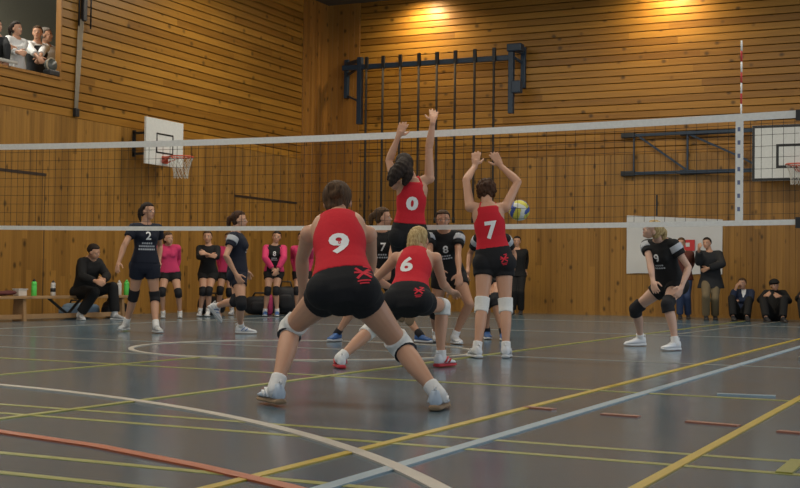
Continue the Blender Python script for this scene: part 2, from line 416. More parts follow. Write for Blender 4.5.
for dy in (-.3, .3):
    mb = MB()
    for z in (2.85, 3.22): mb.bar((XL+.03, 18.24+dy, z), (XL+.47, 18.24+dy, z), .04, .04)
    mb.bar((XL+.05, 18.24+dy, 2.8), (XL+.05, 18.24+dy, 3.27), .05, .04, (0, 1, 0))
    mb.build('wall_bracket', M['dark_steel'], t)
t = empty('basketball_hoop', (-3.42, 24.5, 2.66), 'large white basketball board with black border at the right edge of the back wall', 'basketball hoop', 'basketball hoops')
hoop(t, (-3.40, 24.55), (1, 0, 0), (0, -1, 0), 1.80, 1.07, 2.66, 2.93, (.90, 2.90, .46), .05, 'white_board', .05)
mb = MB()
for z in (3.68, 2.90):
    mb.bar((-6.85, YB-.10, z), (-2.7, YB-.36, z), .07, .06)
    mb.bar((-5.72, YB-.07, z-.02), (-4.2, YB-.3, z-.02), .06, .05)
for a, b in (((-6.6, YB-.12, 3.64), (-5.62, YB-.14, 2.93)), ((-5.6, YB-.14, 3.66), (-4.55, YB-.24, 3.16)), ((-4.55, YB-.24, 3.16), (-4.2, YB-.26, 2.95))):
    mb.bar(a, b, .04, .04)
mb.bar((-5.62, YB-.14, 2.9), (-5.62, YB-.14, 3.66), .035, .035); mb.bar((-6.72, YB-.1, 2.9), (-6.72, YB-.1, 3.66), .03, .03)
mb.build('swing_arm', M['blue_steel'], t)
for z in (3.68, 2.90):
    for xa, xb, yy in ((-6.98, -6.70, .17), (-5.78, -5.5, .13)):
        mb = MB(); mb.box((xa, YB-yy, z-.05), (xb, YB-.035, z+.05)); mb.build('wall_plate', M['dark_steel'], t, bevel=.01)

# ---------------------------------------------------------------- climbing rope rail
t = empty('climbing_rope_rail', (-11.3, YB, 4.2), 'dark blue steel rail for climbing ropes bracketed high on the back wall', 'rail')
mb = MB(); mb.bar((-13.3, 24.6, 5.40), (-9.27, 24.6, 5.38), .10, .11); mb.build('beam', M['blue_steel'], t, bevel=.01)
def bracket(x0, xp, zl, o=1):
    mb = MB()
    mb.box((xp-.055, 24.54, zl), (xp+.055, 24.66, 5.62)); mb.build('post', M['blue_steel'], t, bevel=.01)
    mb = MB(); mb.box((x0-.05, YB-.12, 4.78), (x0+.05, YB-.03, 5.66)); mb.build('wall_plate', M['blue_steel'], t, bevel=.01)
    for za, zb_, w, h in ((5.55, 5.55, .07, .08), (4.85, 4.62, .035, .035), (5.3, 5.42, .04, .05)):
        mb = MB(); mb.bar((x0, YB-.07, za), (xp, 24.6, zb_), w, h); mb.build('strut', M['blue_steel'], t)
bracket(-13.40, -12.86, 4.12)
bracket(-9.14, -9.27, 4.20)
for a, b in (((-9.34, 24.48, 5.50), (-9.02, 24.70, 5.66)), ((-9.24, 24.5, 4.62), (-9.04, 24.68, 4.88))):
    mb = MB(); mb.box(a, b); mb.build('runner_block', M['blue_steel'], t, bevel=.02)
ropes = ['climbing rope nearest the left wall, hanging from the rail\'s left post', 'second climbing rope from the left on the rail', 'third climbing rope from the left on the rail',
         'fourth climbing rope from the left, behind the jumping player\'s raised hand', 'fourth climbing rope from the right on the rail', 'third climbing rope from the right on the rail',
         'second climbing rope from the right on the rail', 'climbing rope nearest the rail\'s right post']
proto = None
for i, x in enumerate((-12.66, -12.25, -11.83, -11.38, -10.95, -10.52, -10.07, -9.63)):
    if proto is None:
        o = empty('climbing_rope', (x, 24.51, 1.9), '', 'rope', 'climbing ropes on the rail')
        mb = MB(); mb.tube([(x, 24.51, 1.95), (x, 24.51, 3), (x, 24.51, 4.2), (x, 24.51, 5.33)], .026, 10); mb.build('cord', M['rope'], o, True)
        mb = MB(); mb.tube([(x, 24.51, 1.90), (x, 24.51, 2.02)], .034, 10); mb.build('leather_end', M['black'], o, True)
        mb = MB(); mb.box((x-.035, 24.49, 5.31), (x+.035, 24.549, 5.60)); mb.build('hanger', M['dark_steel'], o)
        proto = o
    else:
        o = proto.copy(); COL.objects.link(o); o.location.x = x
        for c in proto.children:
            d = c.copy(); COL.objects.link(d); d.parent = o; d.matrix_parent_inverse = c.matrix_parent_inverse.copy()
    o['label'] = ropes[i]

# ---------------------------------------------------------------- lamps over the back wall
for x, lab in ((-11.42, 'glowing round downlight at the top above the climbing rope rail'), (-6.0, 'round downlight above the right half of the back wall')):
    o = empty('downlight', (x, 24.5, 6.84), lab, 'lamp', 'downlights along the back wall')
    mb = MB(); mb.tube([(x, 24.5, 6.86), (x, 24.5, ZC)], .15, 24); mb.build('housing', M['dark_trim'], o, True)
    mb = MB(); mb.tube([(x, 24.5, 6.835), (x, 24.5, 6.865)], .13, 24); mb.build('lens', M['lamp_glow'], o)
    d = bpy.data.lights.new('downlight_beam', 'SPOT'); d.energy = 165; d.color = (1, .80, .48); d.spot_size = R(160); d.spot_blend = .9; d.shadow_soft_size = .12
    q = bpy.data.objects.new('downlight_beam', d); COL.objects.link(q); q.location = (x, 24.5, 6.79); q.rotation_euler = (R(22), 0, 0)

# ---------------------------------------------------------------- banner, wall rope, gallery fittings
t = empty('banner', (-5.9, YB-.04, .86), 'white cloth banner with a small red emblem on the back wall', 'banner')
nx, nz = 40, 26; vs = []; fs = []
for dy in (0, .006):
    for j in range(nz+1):
        for i in range(nx+1):
            u, v = i/nx, j/nz; x = -6.87+1.93*u; z = .86+(1.19-.10*u)*v + .012*math.sin(u*9)*(1-v)
            vs.append((x, YB-.050+dy-.008*math.sin(u*14+v*2)-.006*math.sin(v*9+u*3), z))
K = (nx+1)*(nz+1)
for j in range(nz):
    for i in range(nx):
        a = j*(nx+1)+i; fs += [(a, a+1, a+nx+2, a+nx+1), (K+a, K+a+nx+1, K+a+nx+2, K+a+1)]
mb = MB(); mb.add(vs, fs); mb.build('cloth', M['banner'], t, True)
mb = MB(); mb.box((-5.76, YB-.078, 1.33), (-5.48, YB-.066, 1.55)); em = mb.build('emblem', M['red_print'], t)
mb = MB(); mb.box((-5.66, YB-.081, 1.41), (-5.58, YB-.078, 1.49)); mb.build('emblem_mark', M['banner'], em)

t = empty('rope_bundle', (XL+.1, 16.4, 3.3), 'grey rope bundle hanging down the left wall from a dark pulley block', 'rope')
mb = MB()
for dy in (-.045, -.015, .015, .045):
    mb = MB(); mb.tube([(XL+.05, 16.46+dy*1.2, 4.97), (XL+.045, 16.42+dy, 4.2), (XL+.045, 16.38+dy*.6, 3.42)], .013, 8); mb.build('cord', M['grey_rope'], t, True)
mb = MB(); mb.box((XL+.03, 16.46, 4.95), (XL+.10, 16.56, 6.0)); mb.build('pulley_block', M['black'], t, bevel=.015)
for y in (16.38, 16.68):
    mb = MB(); mb.tube([(XL+.07, y, 4.85), (XL+.07, y, 6.0)], .014, 8); mb.build('guide_rod', M['dark_steel'], t, True)
mb = MB(); mb.box((XL+.02, 16.33, 3.32), (XL+.09, 16.42, 3.46)); mb.build('cleat', M['dark_steel'], t, bevel=.01)

t = empty('handrail', (XL-.1, 14.4, 3.93), 'short white handrail on the gallery sill at the left edge', 'railing')
mb = MB(); mb.tube([(XL-.08, 11, 4.02), (XL-.08, 15.1, 4.02)], .028, 10); mb.build('rail', M['white_board'], t, True)
for y in (13, 15.02):
    mb = MB(); mb.tube([(XL-.08, y, 3.92), (XL-.08, y, 4.02)], .018, 8); mb.build('bracket', M['white_board'], t, True)
t = empty('floodlight', (XL-.02, 15.85, 3.92), 'dark floodlight with round glass on the gallery sill corner', 'lamp')
mb = MB(); mb.box((XL-.10, 15.72, 3.925), (XL+.05, 15.97, 4.02)); mb.build('base', M['black'], t, bevel=.02)
mb = MB(); mb.tube([(XL-.05, 15.83, 4.10), (XL-.0, 15.81, 4.10)], .105, 24); mb.build('reflector', plain('dull glass', (.09, .095, .085), .25), t, True)
mb = MB(); mb.tube([Vector((XL+.005, 15.81+.108*math.cos(a), 4.10+.108*math.sin(a))) for a in [2*math.pi*k/28 for k in range(28)]], .013, 8, closed=True); mb.build('rim', M['grey_rope'], t, True)

# ---------------------------------------------------------------- bench and the things on and under it
BX = -12.8
t = empty('gym_bench', (BX, 14.6, 0), 'long low wooden gym bench with a bottom beam by the left wall', 'bench')
mb = MB(); mb.box((BX-.13, 11.6, .325), (BX+.13, 16.55, .365)); mb.build('seat', M['bench_wood'], t, bevel=.008)
mb = MB(); mb.box((BX+.02, 11.7, .03), (BX+.07, 16.45, .10)); mb.build('bottom_beam', M['bench_wood'], t, bevel=.006)
for y in (12.0, 13.95, 16.2):
    mb = MB(); mb.loft([[(BX-.11,y-.03,0),(BX+.11,y-.03,0),(BX+.11,y+.03,0),(BX-.11,y+.03,0)], [(BX-.09,y-.03,.325),(BX+.09,y-.03,.325),(BX+.09,y+.03,.325),(BX-.09,y+.03,.325)]])
    mb.build('leg', M['bench_wood'], t, fix=True)
mb = MB(); mb.bar((BX, 14.55, .33), (BX+.03, 14.95, .08), .03, .03); mb.bar((BX, 15.3, .33), (BX+.03, 14.95, .08), .03, .03); mb.build('brace', M['dark_steel'], t)
GREEN = plain('green plastic', (.10, .62, .10), .35); WHITEP = plain('white plastic', (.62, .60, .57), .4); BLACKP = M['black']
def bottle(loc, h, r, body, cap, label, band=None):
    x, y, z = loc; o = empty('water_bottle', loc, label, 'bottle', 'water bottles on the bench')
    prof = [(0, r*.92), (.02, r), (.55, r), (.60, r*.9), (.66, r), (.80, r*.95), (.86, r*.6)]
    mb = MB(); mb.tube([(x, y, z+a*h) for a, _ in prof], [q for _, q in prof], 16); mb.build('body', body, o, True)
    mb = MB(); mb.tube([(x, y, z+.86*h), (x, y, z+.92*h), (x, y, z+.93*h), (x, y, z+h)], [r*.62, r*.62, r*.32, r*.28], 14); mb.build('cap', cap, o, True)
    if band:
        mb = MB(); mb.tube([(x, y, z+.25*h), (x, y, z+.5*h)], r*1.03, 16); mb.build('printed_band', band, o, True)
bottle((BX, 14.24, .365), .25, .04, GREEN, BLACKP, 'green water bottle with dark cap standing alone on the bench')
bottle((BX, 14.65, .365), .23, .038, WHITEP, BLACKP, 'white water bottle with dark band between the green bottle and the coach', M['dark_steel'])
bottle((BX, 16.21, .365), .24, .04, WHITEP, WHITEP, 'white water bottle at the right bench end beside a green one')
bottle((BX, 16.40, .365), .25, .045, GREEN, GREEN, 'green water bottle at the right end of the bench')
t = empty('paper_cup_box', (BX, 13.95, .365), 'small white paper box on the bench left of the green bottle', 'box')
mb = MB(); mb.box((BX-.05, 13.86, .365), (BX+.06, 14.03, .46)); mb.build('body', plain('white card', (.62, .55, .48), .8), t, bevel=.008)
mb = MB(); mb.box((BX-.06, 13.85, .46), (BX+.07, 14.04, .472)); mb.build('lid', WHITEP, t)
t = empty('folded_jacket', (BX, 13.6, .365), 'dark red folded jacket lying on the left end of the bench', 'jacket')
mb = MB(); mb.ball((BX, 13.55, .405), .12, .30, .035); mb.ball((BX+.02, 13.70, .415), .09, .14, .035); mb.skin('cloth', plain('dark red cloth', (.10, .022, .02), .9), t, .012, 3)

def bag(name, loc, size, mat, label, ang=0, strap=True, group='sports bags along the left wall'):
    o = empty(name, loc, label, 'bag', group); x, y, z = loc; a, b, c = size
    X = Vector((math.cos(ang), math.sin(ang), 0)); Y = Vector((-math.sin(ang), math.cos(ang), 0)); Z = Vector((0,0,1))
    def sq(d): return 1/max(.6, (abs(d[0])**3.5+abs(d[1])**3.5+abs(d[2])**3.5)**(1/3.5))*.98
    mb = MB(); mb.ball((x, y, z+c/2), a/2, b/2, c/2, (X, Y, Z), 24, 14, fn=lambda d: sq(d)*(1+.04*math.sin(7*d[0]+5*d[1])))
    mb.build('body', mat, o, True)
    mb = MB(); P = Vector((x, y, z+c*.45)); mb.ball(P-Y*b*.46, a*.30, b*.12, c*.28, (X, Y, Z), 16, 10, fn=sq); mb.build('pocket', mat, o, True)
    if strap:
        for s in (-1, 1):
            mb = MB(); B0 = Vector((x, y, z+c*.95)) + Y*s*b*.2
            mb.tube([B0-X*a*.25, B0-X*a*.18+Z*c*.22, B0+X*a*.18+Z*c*.22, B0+X*a*.25], .014, 8); mb.build('handle', M['black'], o, True)
BAGB = plain('black nylon', (.013, .013, .016), .7); BAGBL = plain('grey blue nylon', (.14, .21, .29), .7); BAGP = plain('pink nylon', (.42, .03, .12), .7)
bag('sports_bag', (-13.2, 15.75, 0), (.32, .75, .24), BAGBL, 'grey blue sports bag under the bench behind the coach\'s legs', 0)
bag('sports_bag', (-12.9, 16.22, 0), (.3, .42, .27), BAGB, 'black sports bag under the bench right of the blue bag', 0)
bag('sports_bag', (-12.85, 18.9, 0), (.5, .34, .33), BAGB, 'black sports bag between the crossed arms girl and the walking player', .3)
bag('sports_bag', (-12.2, 19.55, 0), (.62, .36, .34), BAGB, 'wide black sports bag left of the girl in the open pink jacket', .5)
bag('sports_bag', (-11.85, 19.3, 0), (.10, .16, .38), BAGP, 'narrow magenta bag standing beside the wide black bag', .5, False)
bag('backpack', (-12.0, 20.1, 0), (.44, .34, .52), BAGB, 'black backpack right of the girl in the open pink jacket', .5)

# ---------------------------------------------------------------- volleyball in the air
bc = Vector((-4.5, 12.22, 1.415)); t = empty('volleyball', bc, 'yellow blue and white volleyball in the air beside the net', 'ball')
def panels(keep, r):
    mb = MB(); n, m = 84, 48; ax = Vector((.45, -.5, .75)).normalized(); bx = ax.cross(Vector((1, 0, 0))).normalized(); cx = ax.cross(bx); vs = []; fs = []
    def col(d):
        q = (d.dot(ax), d.dot(bx), d.dot(cx)); k = max(range(3), key=lambda i: abs(q[i])); w = q[(k+1) % 3]/abs(q[k])
        return (0 if abs(w) < .33 else (1 if w > 0 else 2))
    for i in range(m+1):
        for j in range(n):
            th, ph = math.pi*i/m, 2*math.pi*j/n; vs.append(Vector((math.sin(th)*math.cos(ph), math.sin(th)*math.sin(ph), math.cos(th))))
    for i in range(m):
        for j in range(n):
            f = (i*n+j, (i+1)*n+j, (i+1)*n+(j+1) % n, i*n+(j+1) % n); c = sum((vs[k] for k in f), Vector())/4
            fs.append((f, col(c.normalized())))
    for f, k in fs: mb.f.append(f); mb.m.append(k)
    mb.v = [tuple(bc+v*r) for v in vs]; return mb
panels(None, .108).build('leather_panels', [plain('ball yellow', (.55, .50, .06), .5), plain('ball blue', (.03, .07, .30), .5), plain('ball white', (.60, .62, .58), .5)], t, True)

POSES = {
    'nine': dict(S=1.68, pelvis=(-3.133,5.844,0.620), neck=(-3.322,6.115,1.012), hipL=(-3.211,5.812,0.603), shoL=(-3.451,6.021,0.922), hipR=(-3.055,5.876,0.603), shoR=(-3.150,6.146,0.922), pf=(-0.385,0.923,0.000), sf=(-0.385,0.923,0.000), head=(-3.386,6.222,1.120), hf=(-0.384,0.919,-0.087), ankL=(-3.465,5.715,0.100), kneL=(-3.531,5.974,0.402), footL=(-0.806,0.593,0.000), ankR=(-2.648,5.982,0.090), kneR=(-2.938,6.147,0.316), footR=(-0.236,0.972,0.000), elbL=(-3.613,6.224,0.795), wriL=(-3.682,6.360,0.599), hdL=(-0.275,0.546,-0.791), elbR=(-3.252,6.388,0.801), wriR=(-3.361,6.542,0.639), hdR=(-0.438,0.620,-0.652)),
    'six': dict(S=1.62, pelvis=(-4.029,8.557,0.525), neck=(-4.117,8.880,0.889), hipL=(-4.108,8.541,0.509), shoL=(-4.261,8.812,0.847), hipR=(-3.950,8.574,0.509), shoR=(-3.953,8.875,0.847), pf=(-0.202,0.979,0.000), sf=(-0.202,0.979,0.000), head=(-4.153,8.993,0.995), hf=(-0.098,0.991,0.087), ankL=(-4.486,8.337,0.088), kneL=(-4.410,8.664,0.283), footL=(-0.583,0.813,0.000), ankR=(-3.923,8.931,0.088), kneR=(-3.931,8.969,0.475), footR=(0.162,0.987,0.000), elbL=(-4.473,8.861,0.673), wriL=(-4.433,9.089,0.610), hdL=(0.167,0.950,-0.263), elbR=(-3.974,9.069,0.648), wriR=(-4.012,9.299,0.592), hdR=(0.073,0.985,-0.153)),
    'zero': dict(S=1.78, pelvis=(-5.372,11.389,1.139), neck=(-5.325,11.363,1.679), hipL=(-5.449,11.345,1.121), shoL=(-5.478,11.281,1.632), hipR=(-5.295,11.433,1.121), shoR=(-5.182,11.450,1.703), pf=(-0.495,0.869,0.000), sf=(-0.495,0.869,0.000), head=(-5.400,11.312,1.828), hf=(-0.642,0.747,0.174), ankL=(-5.694,11.921,0.450), kneL=(-5.553,11.625,0.765), footL=(-0.247,0.434,-0.866), ankR=(-5.575,11.868,0.420), kneR=(-5.436,11.629,0.752), footR=(-0.247,0.434,-0.866), elbL=(-5.610,11.393,1.884), wriL=(-5.516,11.406,2.130), hdL=(0.297,0.253,0.921), elbR=(-5.175,11.417,2.007), wriR=(-5.129,11.402,2.266), hdR=(-0.165,0.497,0.852)),
    'seven': dict(S=1.64, pelvis=(-4.106,10.507,0.866), neck=(-4.170,10.483,1.362), hipL=(-4.181,10.474,0.850), shoL=(-4.309,10.422,1.345), hipR=(-4.031,10.540,0.850), shoR=(-4.017,10.549,1.345), pf=(-0.401,0.916,0.000), sf=(-0.401,0.916,0.000), head=(-4.213,10.562,1.494), hf=(-0.397,0.907,0.139), ankL=(-4.131,10.187,0.088), kneL=(-4.157,10.353,0.456), footL=(-0.652,0.759,0.000), ankR=(-3.925,10.357,0.088), kneR=(-3.982,10.490,0.454), footR=(-0.270,0.963,0.000), elbL=(-4.393,10.519,1.595), wriL=(-4.386,10.714,1.740), hdL=(-0.055,0.332,0.942), elbR=(-3.952,10.690,1.581), wriR=(-4.135,10.730,1.735), hdR=(-0.517,-0.087,0.852)),
    'two': dict(S=1.58, pelvis=(-9.253,12.198,0.824), neck=(-9.239,12.183,1.305), hipL=(-9.193,12.249,0.808), shoL=(-9.159,12.314,1.250), hipR=(-9.313,12.147,0.808), shoR=(-9.323,12.055,1.250), pf=(0.652,-0.759,0.000), sf=(0.845,-0.535,0.000), head=(-9.218,12.189,1.458), hf=(0.997,-0.076,0.000), ankL=(-9.068,12.189,0.090), kneL=(-9.187,12.317,0.427), footL=(0.826,-0.564,0.000), ankR=(-9.612,12.317,0.100), kneR=(-9.441,12.235,0.441), footR=(0.270,-0.963,0.000), elbL=(-9.244,12.475,1.048), wriL=(-9.175,12.369,0.851), hdL=(0.292,-0.453,-0.842), elbR=(-9.333,11.894,1.031), wriR=(-9.299,11.764,0.839), hdR=(0.145,-0.556,-0.818)),
    'side': dict(S=1.6, pelvis=(-8.246,12.685,0.731), neck=(-8.262,12.652,1.217), hipL=(-8.293,12.750,0.715), shoL=(-8.315,12.801,1.161), hipR=(-8.200,12.620,0.715), shoR=(-8.205,12.511,1.161), pf=(0.813,0.583,0.000), sf=(0.936,0.353,0.000), head=(-8.228,12.665,1.370), hf=(0.936,0.353,0.000), ankL=(-8.540,12.665,0.320), kneL=(-8.178,12.559,0.392), footL=(0.363,0.531,-0.766), ankR=(-8.209,12.713,0.088), kneR=(-8.067,12.492,0.369), footR=(0.813,0.583,0.000), elbL=(-8.369,12.956,0.940), wriL=(-8.410,13.116,0.771), hdL=(-0.174,0.675,-0.717), elbR=(-8.210,12.366,0.928), wriR=(-8.112,12.430,0.722), hdR=(0.415,0.273,-0.868)),
    'black7': dict(S=1.62, pelvis=(-6.073,12.176,0.703), neck=(-6.070,12.154,1.197), hipL=(-6.007,12.223,0.687), shoL=(-5.942,12.248,1.140), hipR=(-6.139,12.129,0.687), shoR=(-6.198,12.064,1.140), pf=(0.583,-0.813,0.000), sf=(0.583,-0.813,0.000), head=(-6.050,12.154,1.354), hf=(0.936,0.353,0.000), ankL=(-5.644,12.278,0.088), kneL=(-5.902,12.404,0.350), footL=(0.911,-0.412,0.000), ankR=(-6.452,11.891,0.088), kneR=(-6.221,11.867,0.400), footR=(0.011,-1.000,0.000), elbL=(-5.854,12.015,1.015), wriL=(-5.838,11.892,0.810), hdL=(0.066,-0.514,-0.855), elbR=(-6.063,11.858,1.010), wriR=(-5.968,11.773,0.807), hdR=(0.394,-0.357,-0.847)),
    'eight': dict(S=1.62, pelvis=(-5.326,12.311,0.745), neck=(-5.317,12.116,1.199), hipL=(-5.254,12.349,0.729), shoL=(-5.179,12.211,1.147), hipR=(-5.398,12.274,0.729), shoR=(-5.457,12.065,1.147), pf=(0.464,-0.886,0.000), sf=(0.464,-0.886,0.000), head=(-5.273,12.011,1.310), hf=(0.464,-0.886,0.000), ankL=(-5.225,12.258,0.088), kneL=(-5.040,12.207,0.426), footL=(0.652,-0.759,0.000), ankR=(-5.570,12.536,0.088), kneR=(-5.462,12.258,0.337), footR=(0.464,-0.886,0.000), elbL=(-5.111,12.046,0.933), wriL=(-5.037,11.904,0.754), hdL=(0.308,-0.592,-0.745), elbR=(-5.368,11.902,0.939), wriR=(-5.232,11.782,0.782), hdR=(0.565,-0.501,-0.655)),
    'hidden': dict(S=1.62, pelvis=(-5.350,13.632,0.734), neck=(-5.348,13.611,1.228), hipL=(-5.278,13.670,0.718), shoL=(-5.209,13.686,1.171), hipR=(-5.422,13.594,0.718), shoR=(-5.487,13.540,1.171), pf=(0.464,-0.886,0.000), sf=(0.464,-0.886,0.000), head=(-5.347,13.603,1.386), hf=(0.464,-0.886,0.000), ankL=(-5.087,13.323,0.088), kneL=(-5.210,13.383,0.452), footL=(0.464,-0.886,0.000), ankR=(-5.362,13.524,0.088), kneR=(-5.308,13.347,0.430), footR=(0.464,-0.886,0.000), elbL=(-5.181,13.903,0.999), wriL=(-5.130,13.739,0.831), hdL=(0.211,-0.684,-0.699), elbR=(-5.650,13.678,0.992), wriR=(-5.615,13.537,0.801), hdR=(0.147,-0.588,-0.796)),
    'blacknine': dict(S=1.6, pelvis=(-3.094,12.942,0.670), neck=(-3.172,12.778,1.123), hipL=(-3.022,12.907,0.654), shoL=(-3.012,12.758,1.071), hipR=(-3.165,12.978,0.654), shoR=(-3.313,12.835,1.071), pf=(-0.444,-0.896,-0.000), sf=(-0.248,-0.969,-0.000), head=(-3.206,12.661,1.221), hf=(-0.808,-0.479,0.342), ankL=(-2.944,12.547,0.088), kneL=(-3.029,12.565,0.462), footL=(-0.490,-0.872,0.000), ankR=(-3.470,13.184,0.088), kneR=(-3.465,12.963,0.402), footR=(-0.699,-0.715,0.000), elbL=(-2.867,12.794,0.840), wriL=(-2.903,12.655,0.652), hdL=(-0.152,-0.586,-0.796), elbR=(-3.232,12.651,0.883), wriR=(-3.165,12.518,0.698), hdR=(0.280,-0.563,-0.778)),
    'coach': dict(S=1.74, pelvis=(-12.690,15.221,0.436), neck=(-12.504,15.145,0.928), hipL=(-12.683,15.308,0.419), shoL=(-12.513,15.322,0.871), hipR=(-12.696,15.134,0.419), shoR=(-12.538,14.985,0.871), pf=(0.997,-0.076,0.000), sf=(0.997,-0.076,0.000), head=(-12.395,15.079,1.041), hf=(0.935,0.093,-0.342), ankL=(-12.224,15.393,0.088), kneL=(-12.273,15.388,0.503), footL=(1.000,0.011,0.000), ankR=(-12.542,14.963,0.088), kneR=(-12.296,14.988,0.424), footR=(0.826,-0.564,0.000), elbL=(-12.295,15.273,0.672), wriL=(-12.174,15.054,0.611), hdL=(0.471,-0.850,-0.236), elbR=(-12.407,14.830,0.652), wriR=(-12.156,14.824,0.595), hdR=(0.975,-0.022,-0.221)),
    'pink1': dict(S=1.5, pelvis=(-12.157,16.688,0.734), neck=(-12.162,16.628,1.187), hipL=(-12.096,16.732,0.719), shoL=(-12.043,16.720,1.135), hipR=(-12.217,16.645,0.719), shoR=(-12.280,16.550,1.135), pf=(0.583,-0.813,0.000), sf=(0.583,-0.813,0.000), head=(-12.095,16.546,1.290), hf=(0.911,-0.412,0.000), ankL=(-12.007,16.774,0.088), kneL=(-11.936,16.622,0.407), footL=(0.583,-0.813,0.000), ankR=(-12.195,16.573,0.088), kneR=(-12.131,16.449,0.420), footR=(0.583,-0.813,0.000), elbL=(-12.145,16.885,0.965), wriL=(-12.180,16.861,0.747), hdL=(-0.154,-0.108,-0.982), elbR=(-12.394,16.680,0.943), wriR=(-12.317,16.737,0.743), hdR=(0.344,0.256,-0.903)),
    'crossed': dict(S=1.54, pelvis=(-12.228,17.874,0.745), neck=(-12.222,17.864,1.215), hipL=(-12.159,17.908,0.730), shoL=(-12.088,17.930,1.161), hipR=(-12.298,17.841,0.730), shoR=(-12.357,17.800,1.161), pf=(0.433,-0.901,0.000), sf=(0.433,-0.901,0.000), head=(-12.233,17.850,1.365), hf=(0.433,-0.901,0.000), ankL=(-12.168,17.807,0.088), kneL=(-12.082,17.693,0.429), footL=(0.433,-0.901,0.000), ankR=(-12.291,17.748,0.088), kneR=(-12.177,17.653,0.426), footR=(0.433,-0.901,0.000), elbL=(-11.963,17.745,1.018), wriL=(-12.019,17.529,1.063), hdL=(-0.246,-0.949,0.199), elbR=(-12.239,17.614,1.014), wriR=(-12.014,17.582,1.031), hdR=(0.987,-0.143,0.075)),
    'pink2': dict(S=1.54, pelvis=(-12.437,18.773,0.753), neck=(-12.423,18.767,1.222), hipL=(-12.365,18.800,0.737), shoL=(-12.285,18.820,1.168), hipR=(-12.509,18.746,0.737), shoR=(-12.565,18.715,1.168), pf=(0.353,-0.936,-0.000), sf=(0.353,-0.936,-0.000), head=(-12.409,18.771,1.372), hf=(0.353,-0.936,0.000), ankL=(-12.354,18.828,0.088), kneL=(-12.299,18.640,0.402), footL=(0.353,-0.936,0.000), ankR=(-12.522,18.636,0.088), kneR=(-12.426,18.540,0.432), footR=(0.353,-0.936,0.000), elbL=(-12.398,18.998,1.007), wriL=(-12.425,18.982,0.782), hdL=(-0.114,-0.070,-0.991), elbR=(-12.686,18.883,1.004), wriR=(-12.655,18.905,0.779), hdR=(0.137,0.096,-0.986)),
    'pink3': dict(S=1.54, pelvis=(-11.523,18.878,0.780), neck=(-11.509,18.871,1.250), hipL=(-11.457,18.917,0.765), shoL=(-11.382,18.948,1.196), hipR=(-11.589,18.839,0.765), shoR=(-11.639,18.796,1.196), pf=(0.510,-0.860,0.000), sf=(0.510,-0.860,0.000), head=(-11.481,18.883,1.398), hf=(0.510,-0.860,0.000), ankL=(-11.420,18.832,0.088), kneL=(-11.387,18.734,0.443), footL=(0.510,-0.860,0.000), ankR=(-11.610,18.741,0.088), kneR=(-11.516,18.666,0.438), footR=(0.510,-0.860,0.000), elbL=(-11.266,18.782,1.026), wriL=(-11.319,18.674,0.832), hdL=(-0.234,-0.470,-0.851), elbR=(-11.552,18.617,1.021), wriR=(-11.436,18.689,0.839), hdR=(0.508,0.317,-0.801)),
    'pink4': dict(S=1.52, pelvis=(-11.280,19.438,0.789), neck=(-11.280,19.424,1.252), hipL=(-11.212,19.471,0.774), shoL=(-11.147,19.489,1.199), hipR=(-11.349,19.405,0.774), shoR=(-11.413,19.361,1.199), pf=(0.433,-0.901,0.000), sf=(0.433,-0.901,0.000), head=(-11.279,19.418,1.401), hf=(0.433,-0.901,0.000), ankL=(-11.130,19.415,0.088), kneL=(-11.109,19.334,0.443), footL=(0.433,-0.901,0.000), ankR=(-11.307,19.330,0.088), kneR=(-11.270,19.254,0.443), footR=(0.433,-0.901,0.000), elbL=(-11.237,19.680,1.045), wriL=(-11.243,19.625,0.828), hdL=(-0.026,-0.247,-0.969), elbR=(-11.528,19.535,1.041), wriR=(-11.471,19.516,0.824), hdR=(0.253,-0.083,-0.964)),
    'post': dict(S=1.66, pelvis=(-8.919,24.123,0.823), neck=(-8.918,24.106,1.329), hipL=(-8.839,24.145,0.806), shoL=(-8.763,24.151,1.271), hipR=(-8.999,24.101,0.806), shoR=(-9.074,24.065,1.271), pf=(0.270,-0.963,-0.000), sf=(0.270,-0.963,-0.000), head=(-8.918,24.100,1.492), hf=(0.270,-0.963,0.000), ankL=(-8.809,24.082,0.088), kneL=(-8.764,23.946,0.460), footL=(0.270,-0.963,0.000), ankR=(-8.956,24.011,0.088), kneR=(-8.898,23.901,0.467), footR=(0.270,-0.963,0.000), elbL=(-8.829,24.405,1.157), wriL=(-8.844,24.402,0.912), hdL=(-0.059,-0.014,-0.998), elbR=(-9.186,24.299,1.154), wriR=(-9.149,24.315,0.911), hdR=(0.149,0.064,-0.987)),
    'brown': dict(S=1.6, pelvis=(-5.417,23.697,0.798), neck=(-5.434,23.680,1.285), hipL=(-5.340,23.719,0.782), shoL=(-5.282,23.724,1.230), hipR=(-5.494,23.676,0.782), shoR=(-5.581,23.640,1.230), pf=(0.270,-0.963,-0.000), sf=(0.270,-0.963,-0.000), head=(-5.450,23.671,1.441), hf=(0.099,-0.995,0.000), ankL=(-5.330,23.753,0.088), kneL=(-5.309,23.566,0.423), footL=(0.270,-0.963,0.000), ankR=(-5.444,23.587,0.088), kneR=(-5.420,23.474,0.454), footR=(0.270,-0.963,0.000), elbL=(-5.307,23.958,1.088), wriL=(-5.323,23.781,0.933), hdL=(-0.069,-0.751,-0.656), elbR=(-5.631,23.868,1.085), wriR=(-5.613,23.874,0.849), hdR=(0.078,0.025,-0.997)),
